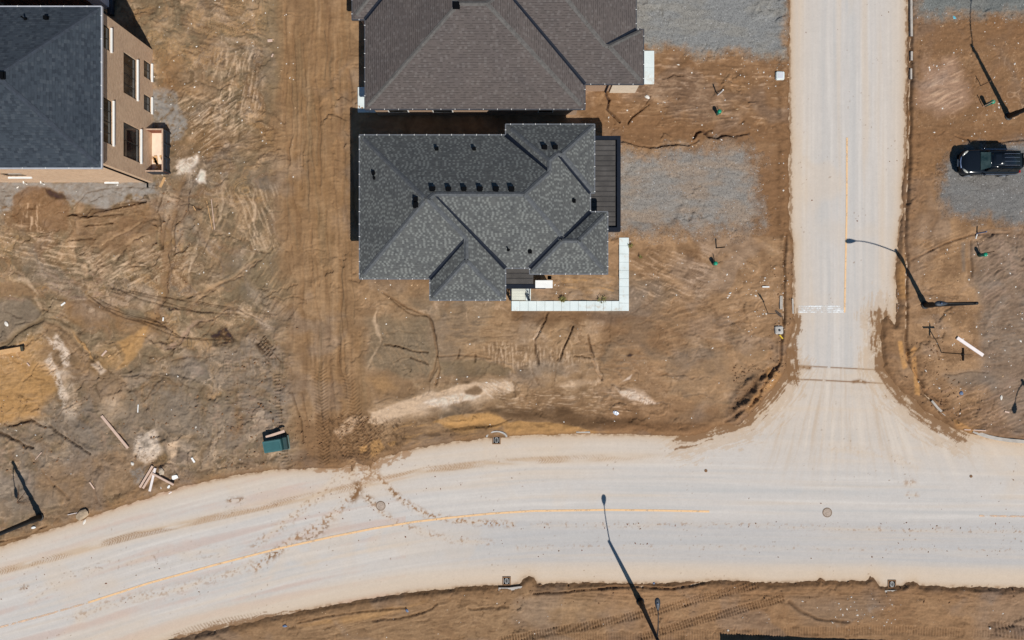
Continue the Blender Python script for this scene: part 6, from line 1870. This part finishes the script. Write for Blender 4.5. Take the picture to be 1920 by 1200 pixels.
def rock(px, py, r, m, label, sq=(1, 1, .5), seed=1, name='rock', cat='rock', sides=9, z=0.0, group=None, rz=None):
    b = MB(); rnd = random.Random(seed)
    prof = []
    n = sides
    rings = [(0.75, -0.15), (1.0, 0.15), (0.85, 0.42), (0.45, 0.56)]
    for rr, zz in rings:
        for k in range(n):
            a = 2 * PI * k / n
            j = rnd.uniform(.82, 1.15)
            prof.append((rr * r * sq[0] * math.cos(a) * j, rr * r * sq[1] * math.sin(a) * j, zz * r * sq[2] * 2 * rnd.uniform(.9, 1.1)))
    f = []
    for i in range(len(rings) - 1):
        for k in range(n):
            f.append((i * n + k, i * n + (k + 1) % n, (i + 1) * n + (k + 1) % n, (i + 1) * n + k))
    f.append(tuple(range((len(rings) - 1) * n, len(rings) * n)))
    b.add(prof, f)
    o = b.build(name, m); o.location = G(px, py, z); o.rotation_euler = (0, 0, rnd.uniform(0, 3) if rz is None else rz)
    return tag(o, label, cat, group)
rock(307, 882, 0.30, plain('grey_tan_rock', (186, 168, 146), .9, 0, .4, 4, .5), 'angular pale boulder at the top of the lumber pile', (.8, 1.0, .6), 4, sides=6)
rock(160, 963, 0.55, plain('tan_clay_lump', (172, 150, 124), .95, 0, .3, 3, .6), 'wide flat pale boulder near the road edge in the lower left', (1.0, .62, .22), 6, sides=8, rz=0.55)
rock(158, 979, 0.17, M_CHIP, 'broken white lump at the foot of the wide pale boulder', (1.5, .6, .5), 8)
rock(251, 868, 0.16, M_CHIP, 'small whitish lump left of the lumber pile', (1, .8, .6), 9)
rock(1213, 183, 0.17, M_CHIP, 'white lump on the brown yard beside the upper garage', (.8, 1.2, .5), 10)
rock(15, 607, 0.19, M_CHIP, 'white slab piece on the grey silt at the left edge', (.7, 1.2, .3), 11)
rock(32 + 36, 987, 0.14, M_WHITE, 'white lump below the left street lamp', (1.4, .7, .4), 12)
rock(1154, 773, 0.2, plain('silver_wrap', (210, 214, 222), .35, .3, .2, 9), 'crumpled silver wrapper on the dark soil north of the main road', (1.3, .8, .4), 13, 'wrapper', 'litter')
rock(1800, 737, 0.15, M_BLUEP, 'dark blue bucket lid lying on grey soil right of the junction', (1, 1, .5), 14, 'bucket', 'bucket', 14)
rock(1226, 1132.5 - 39, 0.09, M_BLUEP, 'blue bottle at the south road edge', (1, 1, .5), 15, 'bottle', 'litter')
rock(535, 1172, 0.15, M_BLUEP, 'grey-blue crumpled bag south of the main road on the left', (1.2, .7, .5), 16, 'bag', 'litter')
rock(764, 1143, 0.13, M_BLUEP, 'dark blue scrap south of the main road under the left curve', (1.2, .8, .5), 17, 'plastic_scrap', 'litter')
rock(1787, 34, 0.15, plain('teal_scrap', (90, 180, 200), .5), 'teal plastic scrap at the lower edge of the top right driveway', (1.5, .7, .3), 18, 'plastic_scrap', 'litter')
rock(1875, 745, 0.14, M_CHIP, 'shiny pale scrap left of the lamp shadow at the right edge', (1.4, .6, .3), 19, 'plastic_scrap', 'litter')
# white board pieces beside the lumber
for px, py, s, rz, lab, sd_ in ((331, 893.5, .26, .2, 'torn white board piece right of the lumber pile, upper one', 1), (320, 911, .15, 1.0, 'torn white board piece below the lumber pile, lower one', 2)):
    b = MB(); rnd = random.Random(sd_ + 40)
    pts = [Vector((s * rnd.uniform(.8, 1.1) * math.cos(a), s * .75 * rnd.uniform(.75, 1.1) * math.sin(a), 0)) for a in (0.35, 0.9, 2.2, 2.6, 3.7, 4.2, 5.7)]
    b.add([p for p in pts] + [p + Vector((0, 0, .03)) for p in pts], [tuple(range(6, -1, -1)), tuple(range(7, 14))] + [(k, (k + 1) % 7, 7 + (k + 1) % 7, 7 + k) for k in range(7)])
    o = b.build('board_piece', M_WHITE); o.location = G(px, py, .03); o.rotation_euler = (0.04, 0.05, rz); tag(o, lab, 'board')
# dry brush
b = MB(); rnd = random.Random(5)
for i in range(14):
    a = rnd.uniform(-.3, 1.3); L = rnd.uniform(.5, 1.4)
    b.tube([(0, 0, .05), (L * .5 * math.cos(a), L * .5 * math.sin(a), .12 + rnd.uniform(0, .1)), (L * math.cos(a + .2), L * math.sin(a + .2), .08)], [.014, .01, .005], 4)
o = b.build('dry_branch', M_DKW); o.location = G(34, 942); tag(o, 'dry bare branch inside the left street lamp shadow', 'branch')

# loose chips and stones nobody could count
def scatter(name, mats, n, zones_, smin, smax, seed, flat=0.6, chk=None):
    b = MB(); rnd = random.Random(seed); made = 0; tries = 0
    while made < n and tries < n * 30:
        tries += 1
        z_ = rnd.choices(zones_, [q[4] for q in zones_])[0]
        px, py = rnd.uniform(z_[0], z_[1]), rnd.uniform(z_[2], z_[3])
        i = int(((px - 960) / PPM + GX) / STEP); j = int(((600 - py) / PPM + GY) / STEP)
        if not (0 <= i < NX and 0 <= j < NY):
            continue
        if chk is not None and not chk(RSD[j, i], n_mid[j, i]):
            continue
        s = smin + (smax - smin) * rnd.random() ** 3
        zc = max(float(Z[j, i]), 0.0)
        x, y = (px - 960) / PPM, (600 - py) / PPM
        a = rnd.uniform(0, PI)
        sx, sy, sz = s * rnd.uniform(.8, 1.8), s * rnd.uniform(.6, 1.1), s * flat
        ca, sa = math.cos(a), math.sin(a)
        P = [(sx, 0, 0), (0, sy, 0), (-sx, 0, 0), (0, -sy, 0), (sx * .2, sy * .1, sz)]
        P = [(x + p[0] * ca - p[1] * sa, y + p[0] * sa + p[1] * ca, zc + p[2] - .005) for p in P]
        b.add(P, [(0, 1, 4), (1, 2, 4), (2, 3, 4), (3, 0, 4)], rnd.randrange(len(mats)))
        made += 1
    o = b.build(name, mats)
    o['kind'] = 'stuff'
    return o
soil_only = lambda r, n: r > 6
scatter('stone_chips', [M_CHIP, M_CHIP, M_CHIP2], 2300, [(0, 520, 340, 960, 2), (250, 560, 0, 340, 1.6), (1090, 1480, 100, 280, 1.6), (1160, 1470, 260, 560, 2.2), (1710, 1920, 30, 270, 1.5), (1720, 1920, 420, 830, 2.6),
        (680, 1460, 580, 800, 1.6), (300, 1920, 1100, 1200, 1.4), (1360, 1480, 480, 620, 1.0), (1560, 1680, 1110, 1180, .8), (1200, 1480, 0, 110, 1.2), (1380, 1480, 110, 170, .5), (680, 810, 520, 560, .15), (300, 400, 230, 340, .6), (1036, 1060, 520, 560, .15)],
        0.018, 0.085, 71, .6, soil_only)
scatter('mud_clods', [M_MUD], 1500, [(0, 560, 740, 900, 3), (1370, 1460, 680, 800, 2), (1690, 1800, 640, 800, 2), (420, 560, 600, 900, 2), (560, 720, 780, 890, 2), (900, 1940, 1090, 1130, 1.2), (1440, 1490, 430, 700, 1), (290, 360, 340, 600, 1)], 0.03, 0.11, 72, .8, lambda r, n: r > 0)
scatter('mud_crumbs', [M_MUD, plain('red_brown_mud', (120, 74, 52), .95, 0, .2, 8)], 420, [(0, 480, 1040, 1140, 1.2), (500, 700, 900, 1050, 1), (690, 960, 880, 1030, 1.3), (960, 1920, 978, 992, 1.2), (960, 1920, 1015, 1050, .8), (1480, 1700, 0, 600, .3), (1400, 1900, 850, 960, .3)],
        0.02, 0.075, 73, .7, lambda r, n: r < -8)

# ------------------------------------------------------------------ the parked car (front to the left)
car = thing('parked_car', 'black sport utility vehicle with a spare wheel on its tail, on the gravel driveway', 'car', (35.15, 11.62, gz(1838, 310) + 0.03))
M_PAINT, nt, b_ = new_mat('black_car_paint')
nt.links.new(mix_n(nt, ramp_n(nt, noise_n(nt, 40, 3, .6, obj_co(nt)), .3, .7), (0.006, 0.008, 0.012), (0.010, 0.014, 0.020)), b_.inputs['Base Color'])
b_.inputs['Roughness'].default_value = 0.12; b_.inputs['Specular IOR Level'].default_value = 0.4
M_CGLASS, nt, b_ = new_mat('car_glass')
nt.links.new(mix_n(nt, ramp_n(nt, noise_n(nt, 2.2, 3, .6, obj_co(nt)), .4, .65), (0.03, 0.065, 0.062), (0.10, 0.15, 0.135)), b_.inputs['Base Color']); b_.inputs['Roughness'].default_value = 0.06
M_CGLASS2 = plain('tinted_car_glass', (14, 18, 20), .06, 0, .3, 3)
M_CHROME = plain('chrome', (220, 222, 226), .2, .9, .1, 4)
M_TYRE = plain('tyre_rubber', (26, 26, 27), .9, 0, .2, 9)
M_HLAMP = plain('headlight_glass', (206, 204, 192), .15, .2, .2, 14)
M_TLAMP = plain('tail_light_red', (170, 24, 22), .2, 0, .2, 8)
stn = [(-2.16, .46, .42, .70), (-2.10, .66, .30, .80), (-1.98, .80, .26, .90), (-1.78, .875, .25, .985), (-1.3, .905, .25, 1.05), (-0.85, .915, .25, 1.09), (-.3, .92, .25, 1.10), (.6, .92, .25, 1.11), (1.4, .915, .25, 1.12), (1.9, .90, .27, 1.12), (2.12, .87, .30, 1.10), (2.20, .80, .40, 1.02)]
b = MB(); ringn = 14
for (x, w, zb, zt) in stn:
    hz = zt - zb
    half = [(0, zb), (w * .7, zb), (w * .95, zb + .05), (w, zb + hz * .25), (w * 1.0, zb + hz * .6), (w * .97, zb + hz * .85), (w * .86, zt - .005), (0, zt + .035)]
    ring = half + [(-y, z) for y, z in half[-2:0:-1]]
    for y, z in ring:
        b.v.append((x, y, z))
rn = 14
for i in range(len(stn) - 1):
    for k in range(rn):
        b.f.append([i * rn + k, (i + 1) * rn + k, (i + 1) * rn + (k + 1) % rn, i * rn + (k + 1) % rn]); b.m.append(0); b.uv.append(None)
b.f.append(list(range(rn))); b.m.append(0); b.uv.append(None)
e0 = (len(stn) - 1) * rn
b.f.append([e0 + k for k in range(rn)][::-1]); b.m.append(0); b.uv.append(None)
body = b.build('body', M_PAINT, car, 0, True, 2)
# cabin
def ringpts(x0, x1, w0, w1, z):
    return [(x0, -w0, z), (x1, -w1, z), (x1, w1, z), (x0, w0, z)]
bot = ringpts(-.92, 2.14, .80, .82, 1.06); top = ringpts(-.42, 1.98, .60, .62, 1.70)
b = MB(); b.add(bot + top, [(3, 2, 1, 0), (4, 5, 6, 7), (0, 1, 5, 4), (1, 2, 6, 5), (2, 3, 7, 6), (3, 0, 4, 7)])
cab = b.build('cabin', M_PAINT, car, 0.17, True, 0, 6)
def lerp3(a, c, t): return Vector(a) + (Vector(c) - Vector(a)) * t
def pane_on(q, u0, u1, v0, v1, off, name, m, thick=0.012):
    """a pane lying on the quad q (bl, br, tr, tl)"""
    P = []
    for u, v in ((u0, v0), (u1, v0), (u1, v1), (u0, v1)):
        P.append(lerp3(lerp3(q[0], q[1], u), lerp3(q[3], q[2], u), v))
    n = (P[1] - P[0]).cross(P[3] - P[0]).normalized()
    b = MB(); b.add([p + n * (off - thick) for p in P] + [p + n * off for p in P], [(3, 2, 1, 0), (4, 5, 6, 7), (0, 1, 5, 4), (1, 2, 6, 5), (2, 3, 7, 6), (3, 0, 4, 7)])
    return b.build(name, m, car)
pane_on([bot[3], bot[0], top[0], top[3]], .07, .93, .10, .90, .012, 'windshield', M_CGLASS)
pane_on([bot[1], bot[2], top[2], top[1]], .12, .88, .3, .86, .012, 'rear_window', M_CGLASS2)
for (q, s) in (([bot[0], bot[1], top[1], top[0]], 1), ([bot[2], bot[3], top[3], top[2]], -1)):
    for (u0, u1) in ((.10, .36), (.39, .64), (.67, .93)):
        a0, a1 = (u0, u1) if s == 1 else (1 - u1, 1 - u0)
        pane_on(q, a0, a1, .20, .86, .012, 'side_window', M_CGLASS2)
# dashboard and seat seen through the windshield are part of its tone; sunroof, rails
b = MB(); b.bx(-.12, .30, -.34, .34, 1.698, 1.704); b.build('sunroof', M_PAINT, car, .002)
for y in (-.42, -.14, .14, .42):
    b = MB(); b.tube([(.50, y, 1.712), (.58, y, 1.722), (1.55, y, 1.722), (1.65, y, 1.708)], .015, 6); b.build('roof_rib', M_CHROME, car)
for s in (-1, 1):
    b = MB(); b.tube([(.1, s * .52, 1.69), (.2, s * .53, 1.715), (1.5, s * .53, 1.715), (1.65, s * .52, 1.69)], .016, 8); b.build('roof_rail', M_BLACK, car)
    b = MB(); b.tube([(-2.03, s * .45, .82), (-1.95, s * .60, .87), (-1.84, s * .72, .92), (-1.72, s * .80, .955)], [.05, .085, .085, .04], 8, sy=.75); b.build('headlight', M_HLAMP, car, 0, True)
    b = MB(); b.bx(2.10, 2.215, s * .72 - .09, s * .72 + .09, .86, 1.06); b.build('tail_light', M_TLAMP, car, .02)
    b = MB(); b.tube([(-.62, s * .86, 1.10), (-.60, s * .98, 1.14), (-.58, s * 1.06, 1.15)], [.04, .09, .07], 8, sy=.8); b.build('side_mirror', M_PAINT, car, 0, True)
    b = MB(); b.bx(-.8, 2.0, s * .935 - .012, s * .935 + .012, .93, .955); b.build('door_trim', M_CHROME, car)
    b = MB(); b.bx(.1, .28, s * .935 - .02, s * .935 + .02, .86, .89); b.build('door_handle', M_CHROME, car)
b = MB(); b.tube([(-2.12, -.42, .78), (-2.17, -.2, .78), (-2.185, 0, .78), (-2.17, .2, .78), (-2.12, .42, .78)], .05, 8); b.build('grille', M_BLUEP, car, 0, True)
b = MB(); b.bx(-2.24, -2.19, -.26, .26, .50, .62); b.build('number_plate', plain('blank_plate', (150, 170, 180), .5), car)
b = MB(); b.bx(-2.17, -2.10, -.62, .62, .38, .50); b.build('bumper', M_BLACK, car, .02)
for x in (-1.36, 1.36):
    for s in (-1, 1):
        t = MB()
        def disc(mb, y0, y1, r0, r1, n=28):
            o = len(mb.v)
            for (yy, rr) in ((y0, r0), (y1, r1)):
                for k in range(n):
                    a = 2 * PI * k / n
                    mb.v.append((x + rr * math.cos(a), yy, .36 + rr * math.sin(a)))
            for k in range(n):
                mb.f.append([o + k, o + (k + 1) % n, o + n + (k + 1) % n, o + n + k]); mb.m.append(0); mb.uv.append(None)
            mb.f.append([o + k for k in range(n)]); mb.f.append([o + n + k for k in range(n)]); mb.m += [0, 0]; mb.uv += [None, None]
        disc(t, s * .70, s * .925, .36, .34)
        wheel = t.build('wheel', M_TYRE, car)
        r = MB(); disc(r, s * .926, s * .935, .22, .21)
        for k in range(5):
            a = 2 * PI * k / 5
            r.bar((x + .04 * math.cos(a), s * .94, .36 + .04 * math.sin(a)), (x + .24 * math.cos(a), s * .94, .36 + .24 * math.sin(a)), .02, .05)
        r.build('rim', M_CHROME, wheel)
t = MB()
o_ = len(t.v)
for (xx, rr) in ((2.22, .30), (2.25, .35), (2.40, .35), (2.44, .30), (2.44, .2), (2.47, .17)):
    for k in range(24):
        a = 2 * PI * k / 24
        t.v.append((xx, rr * math.cos(a), .92 + rr * math.sin(a)))
for i in range(5):
    for k in range(24):
        t.f.append([i * 24 + k, i * 24 + (k + 1) % 24, (i + 1) * 24 + (k + 1) % 24, (i + 1) * 24 + k]); t.m.append(0); t.uv.append(None)
t.f.append([5 * 24 + k for k in range(24)]); t.m.append(0); t.uv.append(None)
t.build('spare_wheel', M_TYRE, car)
car.scale = (0.965, 1.0, 1.0)
